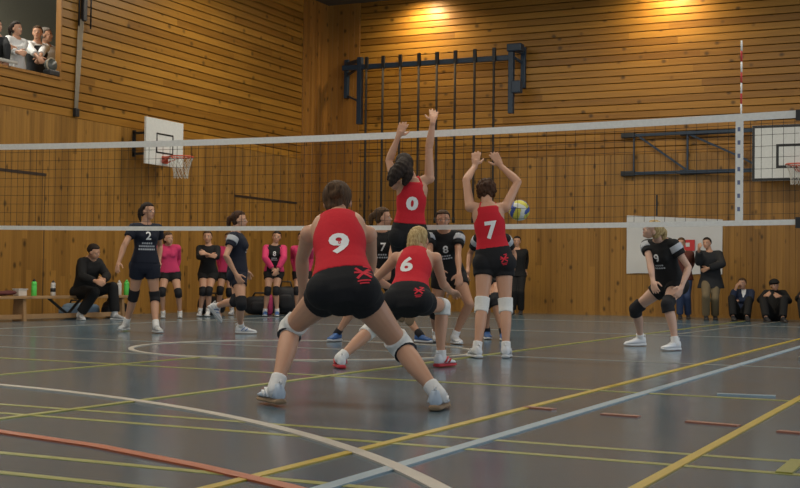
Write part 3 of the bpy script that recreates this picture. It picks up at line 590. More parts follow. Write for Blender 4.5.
    'coat': dict(S=1.68, pelvis=(-4.876,23.625,0.766), neck=(-4.906,23.604,1.277), hipL=(-4.795,23.648,0.749), shoL=(-4.745,23.650,1.219), hipR=(-4.957,23.603,0.749), shoR=(-5.059,23.562,1.219), pf=(0.270,-0.963,-0.000), sf=(0.270,-0.963,-0.000), head=(-4.951,23.589,1.435), hf=(-0.162,-0.987,0.000), ankL=(-4.807,23.671,0.088), kneL=(-4.759,23.426,0.405), footL=(0.270,-0.963,0.000), ankR=(-4.938,23.497,0.088), kneR=(-4.904,23.324,0.451), footR=(0.270,-0.963,0.000), elbL=(-4.639,23.445,1.046), wriL=(-4.869,23.397,0.966), hdL=(-0.928,-0.194,-0.319), elbR=(-5.034,23.311,1.078), wriR=(-5.004,23.167,1.279), hdR=(0.119,-0.579,0.807)),
    'sit1': dict(S=1.6, pelvis=(-4.351,23.786,0.139), neck=(-4.359,24.020,0.568), hipL=(-4.276,23.815,0.123), shoL=(-4.213,24.048,0.519), hipR=(-4.426,23.758,0.123), shoR=(-4.503,23.939,0.519), pf=(0.353,-0.936,-0.000), sf=(0.353,-0.936,-0.000), head=(-4.360,23.922,0.690), hf=(-0.076,-0.997,0.000), ankL=(-4.157,23.317,0.088), kneL=(-4.162,23.552,0.391), footL=(0.353,-0.936,0.000), ankR=(-4.407,23.308,0.088), kneR=(-4.468,23.500,0.415), footR=(0.353,-0.936,0.000), elbL=(-4.174,23.811,0.385), wriL=(-4.406,23.767,0.363), hdL=(-0.979,-0.183,-0.091), elbR=(-4.522,23.714,0.360), wriR=(-4.442,23.730,0.583), hdR=(0.336,0.066,0.940)),
    'sit2': dict(S=1.66, pelvis=(-3.747,23.744,0.136), neck=(-3.775,24.022,0.558), hipL=(-3.672,23.780,0.120), shoL=(-3.626,24.060,0.510), hipR=(-3.822,23.708,0.120), shoR=(-3.917,23.920,0.510), pf=(0.433,-0.901,0.000), sf=(0.433,-0.901,0.000), head=(-3.766,23.904,0.670), hf=(0.433,-0.901,0.000), ankL=(-3.518,23.290,0.088), kneL=(-3.535,23.527,0.408), footL=(0.433,-0.901,0.000), ankR=(-3.794,23.158,0.088), kneR=(-3.886,23.407,0.385), footR=(0.433,-0.901,0.000), elbL=(-3.496,23.842,0.379), wriL=(-3.607,23.635,0.452), hdL=(-0.453,-0.841,0.297), elbR=(-3.987,23.671,0.390), wriR=(-3.865,23.472,0.467), hdR=(0.497,-0.809,0.314)),
    'sit3': dict(S=1.64, pelvis=(-3.103,23.942,0.148), neck=(-3.139,24.211,0.568), hipL=(-3.024,23.964,0.132), shoL=(-2.982,24.223,0.520), hipR=(-3.181,23.920,0.132), shoR=(-3.288,24.137,0.520), pf=(0.270,-0.963,-0.000), sf=(0.270,-0.963,-0.000), head=(-3.142,24.095,0.679), hf=(0.270,-0.963,0.000), ankL=(-2.920,23.466,0.088), kneL=(-2.910,23.695,0.408), footL=(0.270,-0.963,0.000), ankR=(-3.179,23.342,0.088), kneR=(-3.247,23.605,0.373), footR=(0.270,-0.963,0.000), elbL=(-2.866,24.001,0.390), wriL=(-2.962,23.790,0.463), hdL=(-0.397,-0.867,0.300), elbR=(-3.342,23.879,0.419), wriR=(-3.259,23.659,0.477), hdR=(0.343,-0.909,0.239)),
    'gal1': dict(S=1.64, pelvis=(-14.455,15.090,3.990), neck=(-14.334,14.963,4.459), hipL=(-14.449,15.172,3.974), shoL=(-14.336,15.136,4.405), hipR=(-14.462,15.008,3.974), shoR=(-14.360,14.819,4.405), pf=(0.997,-0.076,0.000), sf=(0.997,-0.076,0.000), head=(-14.279,14.905,4.598), hf=(0.995,0.099,0.000), ankL=(-14.438,15.215,3.208), kneL=(-14.374,15.116,3.583), footL=(0.997,-0.076,0.000), ankR=(-14.583,15.146,3.208), kneR=(-14.571,15.101,3.599), footR=(0.997,-0.076,0.000), elbL=(-14.131,14.988,4.280), wriL=(-14.111,14.974,4.039), hdL=(0.082,-0.057,-0.995), elbR=(-14.209,14.660,4.228), wriR=(-14.134,14.776,4.029), hdR=(0.308,0.480,-0.821)),
    'gal2': dict(S=1.7, pelvis=(-14.507,15.593,4.023), neck=(-14.383,15.460,4.508), hipL=(-14.500,15.678,4.006), shoL=(-14.385,15.640,4.453), hipR=(-14.513,15.508,4.006), shoR=(-14.410,15.311,4.453), pf=(0.997,-0.076,0.000), sf=(0.997,-0.076,0.000), head=(-14.327,15.400,4.653), hf=(0.995,0.099,0.000), ankL=(-14.485,15.721,3.208), kneL=(-14.425,15.623,3.599), footL=(0.997,-0.076,0.000), ankR=(-14.633,15.650,3.208), kneR=(-14.617,15.598,3.612), footR=(0.997,-0.076,0.000), elbL=(-14.237,15.439,4.301), wriL=(-14.162,15.199,4.287), hdL=(0.298,-0.953,-0.057), elbR=(-14.302,15.127,4.252), wriR=(-14.055,15.131,4.204), hdR=(0.982,0.015,-0.191)),
    'gal3': dict(S=1.8, pelvis=(-14.778,16.386,4.076), neck=(-14.652,16.246,4.592), hipL=(-14.756,16.473,4.058), shoL=(-14.623,16.431,4.532), hipR=(-14.801,16.299,4.058), shoR=(-14.710,16.093,4.532), pf=(0.969,-0.248,0.000), sf=(0.969,-0.248,0.000), head=(-14.594,16.182,4.745), hf=(0.583,-0.813,0.000), ankL=(-14.751,16.520,3.208), kneL=(-14.696,16.419,3.624), footL=(0.969,-0.248,0.000), ankR=(-14.905,16.446,3.208), kneR=(-14.892,16.391,3.636), footR=(0.969,-0.248,0.000), elbL=(-14.463,16.181,4.445), wriL=(-14.357,15.994,4.288), hdL=(0.401,-0.704,-0.587), elbR=(-14.483,15.928,4.402), wriR=(-14.271,15.851,4.259), hdR=(0.793,-0.287,-0.538)),
    'gal4': dict(S=1.95, pelvis=(-15.260,17.149,4.156), neck=(-15.125,16.998,4.715), hipL=(-15.253,17.246,4.136), shoL=(-15.126,17.204,4.651), hipR=(-15.267,17.052,4.136), shoR=(-15.155,16.827,4.651), pf=(0.997,-0.076,0.000), sf=(0.997,-0.076,0.000), head=(-15.063,16.927,4.881), hf=(0.963,0.270,0.000), ankL=(-15.228,17.288,3.208), kneL=(-15.187,17.198,3.665), footL=(0.997,-0.076,0.000), ankR=(-15.388,17.211,3.208), kneR=(-15.358,17.133,3.671), footR=(0.997,-0.076,0.000), elbL=(-15.355,17.438,4.721), wriL=(-15.263,17.314,4.478), hdL=(0.321,-0.432,-0.843), elbR=(-15.323,17.117,4.664), wriR=(-15.170,16.951,4.484), hdR=(0.529,-0.575,-0.624)),
}

# ---------------------------------------------------------------- people
V = Vector
def lerp(a, b, t): return a+(b-a)*t
def prof_at(prof, t):
    for (t0, *a), (t1, *b) in zip(prof, prof[1:]):
        if t <= t1:
            k = (t-t0)/(t1-t0); return [x+(y-x)*k for x, y in zip(a, b)]
    return prof[-1][1:]
#          t     half width, half depth, forward offset  (metres for a 1.7 m adult)
TORSO_F = [(-.22,.085,.080,-.01),(-.12,.150,.110,-.012),(0,.168,.118,-.012),(.12,.160,.112,-.006),(.28,.135,.098,.004),(.42,.122,.092,.006),(.58,.132,.100,.006),
           (.72,.146,.116,.014),(.84,.152,.102,.004),(.93,.142,.078,-.008),(1.0,.085,.062,-.010),(1.06,.056,.056,-.004)]
TORSO_M = [(-.22,.085,.080,-.01),(-.12,.145,.110,-.008),(0,.155,.112,-.006),(.12,.152,.108,0),(.28,.146,.104,.006),(.42,.146,.106,.008),(.58,.158,.114,.006),
           (.72,.172,.120,.006),(.84,.178,.106,.0),(.93,.162,.082,-.008),(1.0,.095,.066,-.010),(1.06,.060,.060,-.004)]
THIGH = [(0,.086),(.15,.088),(.4,.078),(.7,.063),(.9,.055),(1,.054)]
SHIN = [(0,.052),(.12,.052),(.3,.056),(.5,.050),(.75,.038),(.92,.033),(1,.035)]
UPARM = [(0,.047),(.2,.046),(.6,.040),(.9,.036),(1,.036)]
FOARM = [(0,.036),(.2,.040),(.45,.036),(.8,.027),(1,.025)]

class Person:
    def __init__(s, pose, label, group=None, male=False, fat=1.0, near=False, hipw=1.0, age=1.0):
        s.p = {k: (V(v) if isinstance(v, tuple) else v) for k, v in POSES[pose].items()}
        s.S = s.p['S']; s.k = s.S/1.7; s.male = male; s.fat = fat; s.near = near; s.hipw = hipw
        p = s.p; a, n = p['pelvis'], p['neck']
        base = (p['ankL']+p['ankR'])/2
        s.root = empty('person', (base.x, base.y, 0 if base.z < 2 else 3.12), label, 'person', group)
        s.pr = (p['hipR']-p['hipL']).normalized(); s.sr = (p['shoR']-p['shoL']).normalized()
        s.pf, s.sf = p['pf'].normalized(), p['sf'].normalized()
        # spine curve, slightly bowed
        ax = (n-a).normalized(); L = (n-a).length
        back = (s.pf - ax*s.pf.dot(ax)).normalized()*-1
        lean = math.acos(max(-1, min(1, ax.z)))
        s.ctrl = (a+n)/2 + back*L*min(.10, .16*lean)
        s.L = L
        s.vox = .0075 if near else .0105
        s.torso_prof = TORSO_M if male else TORSO_F
    def spine(s, t):
        a, c, n = s.p['pelvis'], s.ctrl, s.p['neck']
        if t < 0: return a + (c-a).normalized()*t*s.L
        if t > 1: return n + (n-c).normalized()*(t-1)*s.L
        return a*(1-t)**2 + c*2*t*(1-t) + n*t*t
    def frame(s, t):
        e = .02; ax = (s.spine(t+e)-s.spine(t-e)).normalized(); k = max(0, min(1, t))
        r = s.pr.lerp(s.sr, k); r = (r-ax*r.dot(ax)).normalized()
        return r, r.cross(ax)*-1, ax      # right, forward, up
    def tring(s, t, infl, wk=1.0, n=26, straight=False):
        w, d, o = prof_at(s.torso_prof, max(t, .0) if straight else t); k = s.k*(.5+.5*s.fat)
        hw = 1+(s.hipw-1)*max(0, min(1, 1-(t-.05)/.45))
        w = w*k*wk*hw + infl; d = d*k*(1+(hw-1)*.6) + infl
        r, f, u = s.frame(t); c = s.spine(t) + f*o*k; out = []
        if straight: d *= wk
        if straight and t < 0: f = s.pf; r = s.pr; c = s.p['pelvis'] + V((0, 0, t*s.L)) + f*o*k
        for i in range(n):
            an = 2*math.pi*i/n; x, y = math.cos(an), math.sin(an)
            x = math.copysign(abs(x)**.86, x); y = math.copysign(abs(y)**.86, y)
            out.append(c + r*x*w + f*y*d)
        return out
    def torso(s, mb, t0, t1, infl, wf=None, n=22, straight=False):
        mb.loft([s.tring(t0+(t1-t0)*i/n, infl, wf(t0+(t1-t0)*i/n) if wf else 1.0, straight=straight) for i in range(n+1)])
    def limb(s, mb, a, b, prof, t0, t1, infl=0, off=None, rnd=(True, True), mul=1.0, n=8):
        A, B = s.p[a], s.p[b]; pts, rr = [], []
        for i in range(n+1):
            t = t0+(t1-t0)*i/n; q = lerp(A, B, t)
            if off is not None: q = q + off*math.sin(math.pi*min(1, max(0, t)))**1.0
            pts.append(q); rr.append(prof_at(prof, t)[0]*s.k*s.fat*mul+infl)
        mb.tube(pts, rr, 16, (not rnd[0], not rnd[1]))
    def calf_off(s, sd):
        k, a, h = s.p['kne'+sd], s.p['ank'+sd], s.p['hip'+sd]; ax = (a-k).normalized()
        back = -(s.p['foot'+sd]); back = back-ax*back.dot(ax)
        return back.normalized()*.016*s.k if back.length > 1e-3 else V((0,0,0))
    def glutes(s, mb, infl):
        for sd, sg in (('L', -1), ('R', 1)):
            r, f, u = s.frame(-.02)
            mb.ball(s.p['hip'+sd] - f*.045*s.k + r*sg*.018*s.k*s.hipw - u*.01, .088*s.k*s.fat*(.5+.5*s.hipw)+infl, n=16, m=10)
    def bust(s, mb, infl):
        if s.male: return
        r, f, u = s.frame(.68)
        for sg in (-1, 1): mb.ball(s.spine(.67)+f*.085*s.k+r*sg*.062*s.k, .056*s.k+infl, .05*s.k+infl, .056*s.k+infl, (r, f, u))
    # -- hands
    def hand(s, mb, sd, curl=.35, spread=.16, palm=None):
        p = s.p; w = p['wri'+sd]; d = p['hd'+sd].normalized(); k = s.k*(1.0 if s.near else 1.06)
        if palm is None:
            mid = s.spine(.3); palm = (mid-w)
        pn = palm - d*palm.dot(d); pn = pn.normalized() if pn.length > 1e-3 else d.orthogonal().normalized()
        ac = pn.cross(d).normalized()
        ts = 1 if sd == 'L' else -1      # thumb side along ac
        ac = ac*ts
        if ac.dot(s.sf)+.3*ac.z < -.2 and False: ac = -ac
        rf = .0095*k if s.near else .0115*k
        lens = (.062, .074, .080, .074); pos = (-.030, -.010, .011, .030)   # little .. index
        mb.tube([w-d*.02, w+d*.02*k, w+d*.05*k], [.026*k, .028*k, .026*k], 12, (False, False))
        for i in range(4):
            a = ac*pos[i]*k; sp = ac*(pos[i]/.03)*spread
            kn = w + d*(.088-.006*abs(i-2))*k + a
            mb.tube([w+d*.015*k+a*.5, kn], [.015*k, .0135*k], 8, (False, False))
            q = kn; dirv = (d+sp).normalized(); ln = lens[i]*k
            pts = [kn-d*.004]; 
            for j, fr in enumerate((.45, .32, .23)):
                an = curl*(.7 if j == 0 else 1.0)
                dirv = (dirv*math.cos(an)+pn*math.sin(an)).normalized()
                q = q + dirv*ln*fr; pts.append(q)
            mb.tube(pts, [rf*1.1, rf*1.05, rf, rf*.85], 8, (False, False))
        tb = w + d*.028*k + ac*.024*k + pn*.006*k
        d1 = (d*.62+ac*.75+pn*.22).normalized(); d2 = (d*.85+ac*.42+pn*.3).normalized()
        mb.tube([tb-ac*.012*k, tb+d1*.040*k, tb+d1*.040*k+d2*.032*k, tb+d1*.040*k+d2*.056*k], [.0165*k, rf*1.35, rf*1.15, rf*.95], 8, (False, False))
    # -- head
    def hframe(s):
        p = s.p; f = p['hf'].normalized(); u = (p['head']-p['neck']).normalized()*.35 + V((0,0,.65))
        u = (u-f*u.dot(f)).normalized(); return f.cross(u).normalized(), f, u
    def head(s, mb):
        X, F, U = s.hframe(); c = s.p['head']; k = s.k*(1.0 if s.S > 1.55 else 1.06); s.hk = k
        A = (X, F, U)
        mb.tube([s.spine(.96), lerp(s.spine(1.02), c, .5)-F*.008*k, c-U*.03*k-F*.012*k], [.058*k, .050*k, .050*k], 14)
        mb.ball(c+U*.022*k-F*.010*k, .073*k, .093*k, .084*k, A, 20, 14)
        mb.ball(c-U*.035*k+F*.030*k, .056*k, .062*k, .074*k, A, 18, 12)
        mb.ball(c-U*.088*k+F*.060*k, .026*k, .024*k, .020*k, A)                   # chin
        for sg in (-1, 1):
            mb.ball(c-U*.030*k+F*.052*k+X*sg*.034*k, .022*k, .024*k, .022*k, A)   # cheek
            mb.ball(c+U*.012*k+F*.074*k+X*sg*.028*k, .026*k, .012*k, .008*k, A)   # brow
            mb.ball(c-U*.015*k-F*.004*k+X*sg*.073*k, .009*k, .020*k, .030*k, A)   # ear
        mb.tube([c+U*.004*k+F*.080*k, c-U*.030*k+F*.104*k, c-U*.036*k+F*.090*k], [.008*k, .0125*k, .012*k], 10, (False, False))
        mb.ball(c-U*.060*k+F*.080*k, .022*k, .010*k, .010*k, A)
    def face(s, body, iris):
        X, F, U = s.hframe(); c = s.p['head']; k = s.hk
        for sg in (-1, 1):
            mb = MB(); e = c-U*.006*k+F*.0765*k+X*sg*.030*k
            mb.ball(e, .0125*k, .0085*k, .0062*k, (X, F, U), 12, 8)
            mb.ball(e+F*.0055*k, .0062*k, .004*k, .0058*k, (X, F, U), 10, 6, 1)
            mb.build('eye', [MAT['eye_white'], MAT[iris]], body, True)
            mb = MB(); b = c+U*.016*k+F*.086*k+X*sg*.029*k
            mb.tube([b-X*sg*.014*k, b+U*.003*k, b+X*sg*.016*k-F*.006*k], [.0026*k, .0034*k, .002*k], 8, (False, False)); mb.build('eyebrow', MAT['brow'], body, True)
        mb = MB(); q = c-U*.060*k+F*.0895*k
        mb.tube([q-X*.020*k-F*.006*k, q, q+X*.020*k-F*.006*k], [.003*k, .0055*k, .003*k], 8, (False, False)); mb.build('lips', MAT['lips'], body, True)
    def body(s, skin='skin', hands=('L', 'R'), curl=.35, palmL=None, palmR=None, spread=.16, face=True):
        mb = MB(); s.torso(mb, -.15, 1.05, 0); s.glutes(mb, 0); s.bust(mb, 0)
        for sd in 'LR':
            s.limb(mb, 'hip'+sd, 'kne'+sd, THIGH, 0, 1, mul=.5+.5*s.hipw if s.hipw > 1 else 1)
            s.limb(mb, 'kne'+sd, 'ank'+sd, SHIN, 0, 1, off=s.calf_off(sd))
            k = s.p['kne'+sd]; mb.ball(k, .053*s.k*s.fat)
            a = s.p['ank'+sd]; f = s.p['foot'+sd]
            mb.tube([a, a-V((0,0,.02))*s.k, a+f*.09*s.k-V((0,0,.055))*s.k], [.034*s.k, .034*s.k, .024*s.k], 12, (False, False))
            mb.ball(s.p['sho'+sd], .052*s.k*s.fat)
            c = s.spine(.90); mb.tube([c, s.p['sho'+sd]], [.060*s.k*s.fat, .048*s.k*s.fat], 12, (False, False))
            s.limb(mb, 'sho'+sd, 'elb'+sd, UPARM, 0, 1); s.limb(mb, 'elb'+sd, 'wri'+sd, FOARM, 0, 1)
            if sd in hands: s.hand(mb, sd, curl, spread, palmL if sd == 'L' else palmR)
        s.head(mb)
        s.b = mb.skin('body', MAT[skin], s.root, s.vox if not s.near else .0065, 4)
        if face: s.face(s.b, 'iris')
        return s
    # -- hair
    def hair(s, mat, style='short', tail=None, vol=0.0):
        X, F, U = s.hframe(); c = s.p['head']; k = s.hk; A = (X, F, U); mb = MB()
        def fn(d):
            x, f, u = d
            r = 1.0 + .012*math.sin(23*x+11*f)+.012*math.sin(19*f-13*u)
            if f > .25 and u < .50: r *= .84 - .1*min(1, (f-.25)*2)
            if u < -.45: r *= .90
            if abs(x) > .85 and f > -.1 and u < .15: r *= .9
            return r
        v = .013+vol
        mb.ball(c+U*.022*k-F*.012*k, (.073+v)*k, (.093+v)*k, (.084+v)*k, A, 32, 22, fn=fn)
        if style in ('bun', 'tied', 'pony'):
            for sg in (-1, 1): mb.ball(c-U*.02*k-F*.045*k+X*sg*.03*k, .042*k, .045*k, .055*k, A)
        if style == 'bun':
            q = c-F*.095*k+U*.045*k
            for i in range(9):
                an = i*2.4; mb.ball(q+X*.022*k*math.cos(an)+U*.026*k*math.sin(an)-F*.012*k*(i % 3), (.026+.006*(i % 2))*k)
        if style == 'curly':
            for i in range(70):
                a = i*2.39996+random.uniform(-.3, .3); z = max(-.98, min(.98, 1-2*(i+.5)/70+random.uniform(-.06, .06))); rr = math.sqrt(1-z*z); x, f = rr*math.cos(a), rr*math.sin(a)
                if f > .2 and z < .55 or z < -.75: continue
                mb.ball(c+U*.018*k-F*.012*k+X*x*.084*k+F*f*.102*k+U*z*.096*k, random.uniform(.014, .026)*k, n=8, m=6)
        if style == 'cap':
            pass
        if style == 'tied' and not tail: tail = [([(0,-.095,.035,0),(0,-.130,.015,0),(.004,-.135,-.06,0),(.008,-.115,-.13,0)], [.022,.030,.027,.010])]
        if tail:
            for pts, rads in tail:
                P = [c+X*a*k+F*b*k+U*h*k if not w else c+V((a, b, h)) for (a, b, h, w) in pts]
                # smooth path
                Q, RR = [], []
                for i in range(len(P)-1):
                    for j in range(5):
                        t = j/5; p0, p1, p2, p3 = P[max(i-1,0)], P[i], P[i+1], P[min(i+2, len(P)-1)]
                        Q.append(.5*((2*p1)+(p2-p0)*t+(2*p0-5*p1+4*p2-p3)*t*t+(3*p1-p0-3*p2+p3)*t**3)); RR.append((rads[i]+(rads[i+1]-rads[i])*t)*k*(1+.07*math.sin(9*i+3*j)))
                Q.append(P[-1]); RR.append(rads[-1]*k); mb.tube(Q, RR, 12, (False, False))
        s.h = mb.skin('hair', MAT[mat], s.root, .006 if s.near else .008, 2)
        return s
    # -- clothes
    def tank(s, mat, hem=.16, infl=.013, name='jersey'):
        mb = MB(); s.torso(mb, hem, .965, infl, lambda t: 1.0 if t < .60 else 1.0-.24*min(1, (t-.60)/.26)); s.bust(mb, infl*.9)
        for sd, sg in (('L', -1), ('R', 1)):
            r, f, u = s.frame(.9); c = s.spine(.90)
            mb.tube([c, lerp(c, s.p['sho'+sd], .52)], [.068*s.k*s.fat, .066*s.k*s.fat], 14, (False, True))
        s.top = mb.skin(name, MAT[mat], s.root, s.vox, 5); return s
    def jersey(s, mat, hem=.05, infl=.018, sleeve=.55, name='jersey', neck=.975, loose=.0):
        mb = MB(); s.torso(mb, hem, neck, infl+loose, (lambda t: 1+.85*max(0, .12-t)) if hem < 0 else None, straight=hem < 0); s.bust(mb, infl*.8)
        for sd in 'LR':
            c = s.spine(.90); mb.tube([c, s.p['sho'+sd]], [.070*s.k*s.fat, (.050*s.fat*s.k+infl)], 14, (False, False))
            mb.ball(s.p['sho'+sd], .050*s.k*s.fat+infl)
            if sleeve <= 1: s.limb(mb, 'sho'+sd, 'elb'+sd, UPARM, 0, sleeve, infl+.004, rnd=(True, False))
            else:
                s.limb(mb, 'sho'+sd, 'elb'+sd, UPARM, 0, 1, infl); s.limb(mb, 'elb'+sd, 'wri'+sd, FOARM, 0, sleeve-1, infl, rnd=(True, False))
        s.top = mb.skin(name, MAT[mat], s.root, s.vox, 5); return s
    def stripes(s, mat, t0=.06, t1=.30, name='sleeve_stripe'):
        for sd in 'LR':
            mb = MB(); s.limb(mb, 'sho'+sd, 'elb'+sd, UPARM, t0, t1, .0285, rnd=(False, False)); mb.build(name, MAT[mat], s.top, True, fix=True)
        return s
    def shorts(s, mat, length=.40, top=.20, infl=.016):
        mb = MB(); s.torso(mb, -.235, top, infl-.002); s.glutes(mb, infl)
        for q in (.0, .08, .15): mb.tube([lerp(s.p['hipL'], s.p['kneL'], q), lerp(s.p['hipR'], s.p['kneR'], q)], (.078-.1*q)*s.k, 14, (False, False))
        for sd in 'LR': s.limb(mb, 'hip'+sd, 'kne'+sd, THIGH, 0, length, infl+.002, rnd=(True, False), mul=.5+.5*s.hipw if s.hipw > 1 else 1)
        s.short = mb.skin('shorts', MAT[mat], s.root, s.vox, 5); return s
    def trousers(s, mat, top=.16, infl=.022, end=.97):
        mb = MB(); s.torso(mb, -.16, top, infl*.7); s.glutes(mb, infl*.6)
        for sd in 'LR':
            s.limb(mb, 'hip'+sd, 'kne'+sd, THIGH, 0, 1, infl*.8); s.limb(mb, 'kne'+sd, 'ank'+sd, [(0,.058),(.4,.056),(1,.052)], 0, end, infl*.8, rnd=(True, False))
            mb.ball(s.p['kne'+sd], .055*s.k+infl*.8)
        mb.skin('trousers', MAT[mat], s.root, s.vox, 5); return s
    def kneepads(s, mat, up=.80, down=.17, infl=.014, trim=None, sides='LR'):
        for sd in sides:
            mb = MB(); s.limb(mb, 'hip'+sd, 'kne'+sd, THIGH, up, 1, infl, rnd=(False, True)); s.limb(mb, 'kne'+sd, 'ank'+sd, SHIN, 0, down, infl, rnd=(True, False)); mb.ball(s.p['kne'+sd], .055*s.k*s.fat+infl)
            o = mb.skin('knee_pad', MAT[mat], s.root, s.vox, 3)
            if trim:
                mb = MB(); s.limb(mb, 'kne'+sd, 'ank'+sd, SHIN, down-.012, down, infl+.0005, rnd=(False, False)); mb.build('edge_band', MAT[trim], o, True, fix=True)
        return s
    def socks(s, mat, t0=.80):
        for sd in 'LR':
            mb = MB(); s.limb(mb, 'kne'+sd, 'ank'+sd, [(0,.05),(.8,.036),(1,.037)], t0, 1.05, .006, off=s.calf_off(sd), rnd=(False, True)); mb.build('sock', MAT[mat], s.root, True, fix=True)
        return s
    def shoes(s, mat, sole='sole', accent=None):
        for sd in 'LR':
            a = s.p['ank'+sd]; f = s.p['foot'+sd].normalized(); u = V((0,0,1)); u = (u-f*u.dot(f)).normalized(); r = f.cross(u); k = s.k
            def ring(x, w, z0, z1, n=16, e=.6):
                out = []
                for i in range(n):
                    an = 2*math.pi*i/n; cx, cz = math.cos(an), math.sin(an)
                    cx = math.copysign(abs(cx)**e, cx); cz = math.copysign(abs(cz)**e, cz)
                    out.append(a+f*x*k+r*cx*w*k*(1 if cz < .3 else .80)+u*((z0+z1)/2+cz*(z1-z0)/2)*k)
                return out
            z = -.062
            mb = MB(); mb.loft([ring(-.070,.018,z,-.015), ring(-.062,.031,z,.012), ring(-.03,.037,z,.026), ring(.02,.038,z,.020), ring(.045,.039,z,.002), ring(.09,.043,z,-.018), ring(.13,.046,z,-.030), ring(.165,.042,z,-.038), ring(.188,.028,z,-.046), ring(.197,.012,z,-.052)])
            o = mb.build('shoe', MAT[mat], s.root, True, fix=True)
            z0 = -.0875
            mb = MB(); mb.loft([ring(-.074,.026,z0+.006,z+.004), ring(-.066,.036,z0,z+.006), ring(-.02,.040,z0,z+.004), ring(.04,.039,z0,z+.002), ring(.10,.047,z0,z+.002), ring(.145,.050,z0,z+.002), ring(.18,.042,z0+.004,z+.004), ring(.204,.018,z0+.010,z+.004)])
            mb.build('sole', MAT[sole], o, True, fix=True)
            if accent:
                for sg in (-1, 1):
                    mb = MB(); q = a+r*sg*.0405*k
                    mb.bar(q+f*.0*k-u*.05*k, q+f*.05*k-u*.005*k-r*sg*.004*k, .008, .022, r); mb.bar(q+f*.05*k-u*.052*k+r*sg*.003, q+f*.085*k-u*.022*k, .008, .018, r)
                    mb.build('side_stripe', MAT[accent], o, True)
            if s.near:
                mb = MB()
                for j in range(5):
                    q = a+f*(.045+.018*j)*k+u*(.004-.0085*j)*k; mb.tube([q-r*.028*k-u*.008*k, q+u*.006*k, q+r*.028*k-u*.008*k], .0035, 6)
                mb.build('laces', MAT['sock_white'], o, True)
                mb = MB(); q = a-f*.045*k+u*.028*k; mb.tube([q, q-f*.02*k+u*.012*k, q-f*.024*k-u*.01*k], .006, 6); mb.build('pull_tab', MAT['sock_white'], o, True)
        return s
    # -- prints, laid onto the cloth
    def prn(s, target, me, org, r, u, out, mat, name, lift=.003):
        """lays the flat print 'me' (x right, y up, metres) onto the target cloth"""
        bm = bmesh.new(); bm.from_mesh(me); bmesh.ops.triangulate(bm, faces=bm.faces)
        for _ in range(4):
            es = [e for e in bm.edges if e.calc_length() > .018]
            if not es: break
            bmesh.ops.subdivide_edges(bm, edges=es, cuts=1); bmesh.ops.triangulate(bm, faces=bm.faces)
        tm = target.data; tree = BVHTree.FromPolygons([v.co for v in tm.vertices], [p.vertices[:] for p in tm.polygons])
        last = org
        for v in bm.verts:
            q = org+r*v.co.x+u*v.co.y+out*.35; hit = tree.ray_cast(q, -out, .7)
            if hit[0] is None:
                h2 = tree.find_nearest(org+r*v.co.x+u*v.co.y); last = h2[0]+h2[1]*lift
            else: last = hit[0]+out*lift
            v.co = last
        m2 = bpy.data.meshes.new(name); bm.to_mesh(m2); bm.free()
        return link(name, m2, MAT[mat], target, True)
    def number(s, txt, size, mat='print_white', back=True, t=.62, bold=.035, dx=0, name='number', wide=1.0):
        me = text_mesh(txt, size, bold, wide); r, f, u = s.frame(t); out = -f if back else f
        rr = r if back else -r
        return s.prn(s.top, me, s.spine(t)+rr*dx, rr, u, out, mat, name) and s
    def rows(s, t, widths, h=.016, gap=.03, mat='print_grey', back=False):
        mb = MB(); y = 0
        for w in widths:
            n = max(3, int(w/.022)); 
            for i in range(n):
                x = -w/2+w*i/n; mb.add([(x, y, 0), (x+w/n*.72, y, 0), (x+w/n*.72, y+h, 0), (x, y+h, 0)], [(0,1,2,3)])
            y -= gap
        me = mb.mesh('rows'); r, f, u = s.frame(t); out = -f if back else f
        s.prn(s.top, me, s.spine(t), r if back else -r, u, out, mat, 'sponsor_print'); return s
    def hip_logo(s, dx=.085, dz=.0, k=1.0, t=0.0):
        mb = MB()
        def st(x0, y0, x1, y1, w):
            d = V((x1-x0, y1-y0, 0)).normalized(); n = V((-d.y, d.x, 0))*w/2; a, b = V((x0, y0, 0)), V((x1, y1, 0))
            mb.add([a-n, b-n, b+n, a+n], [(0,1,2,3)])
        for q in ((-.035,.03,.035,-.025,.013), (-.03,-.03,.03,.038,.013), (-.042,.005,.045,.010,.010), (-.03,-.045,.03,-.042,.008), (-.022,-.058,.022,-.056,.007), (.0,.045,.035,.05,.01)):
            st(*[v*k for v in q])
        r, f, u = s.frame(t); me = mb.mesh('logo')
        s.prn(s.short, me, s.p['pelvis']+r*dx+u*dz, r, u, -f, 'print_red', 'logo'); return s

def text_mesh(txt, size, bold, wide=1.0):
    cu = bpy.data.curves.new('t', 'FONT'); cu.body = txt; cu.size = size/.7; cu.align_x = 'CENTER'; cu.align_y = 'CENTER'
    cu.offset = bold*size; cu.resolution_u = 3
    o = bpy.data.objects.new('t', cu); COL.objects.link(o)
    me = bpy.data.meshes.new_from_object(o.evaluated_get(bpy.context.evaluated_depsgraph_get()))
    bpy.data.objects.remove(o); bpy.data.curves.remove(cu)
    for v in me.vertices: v.co.x *= wide
    me.materials.clear(); return me

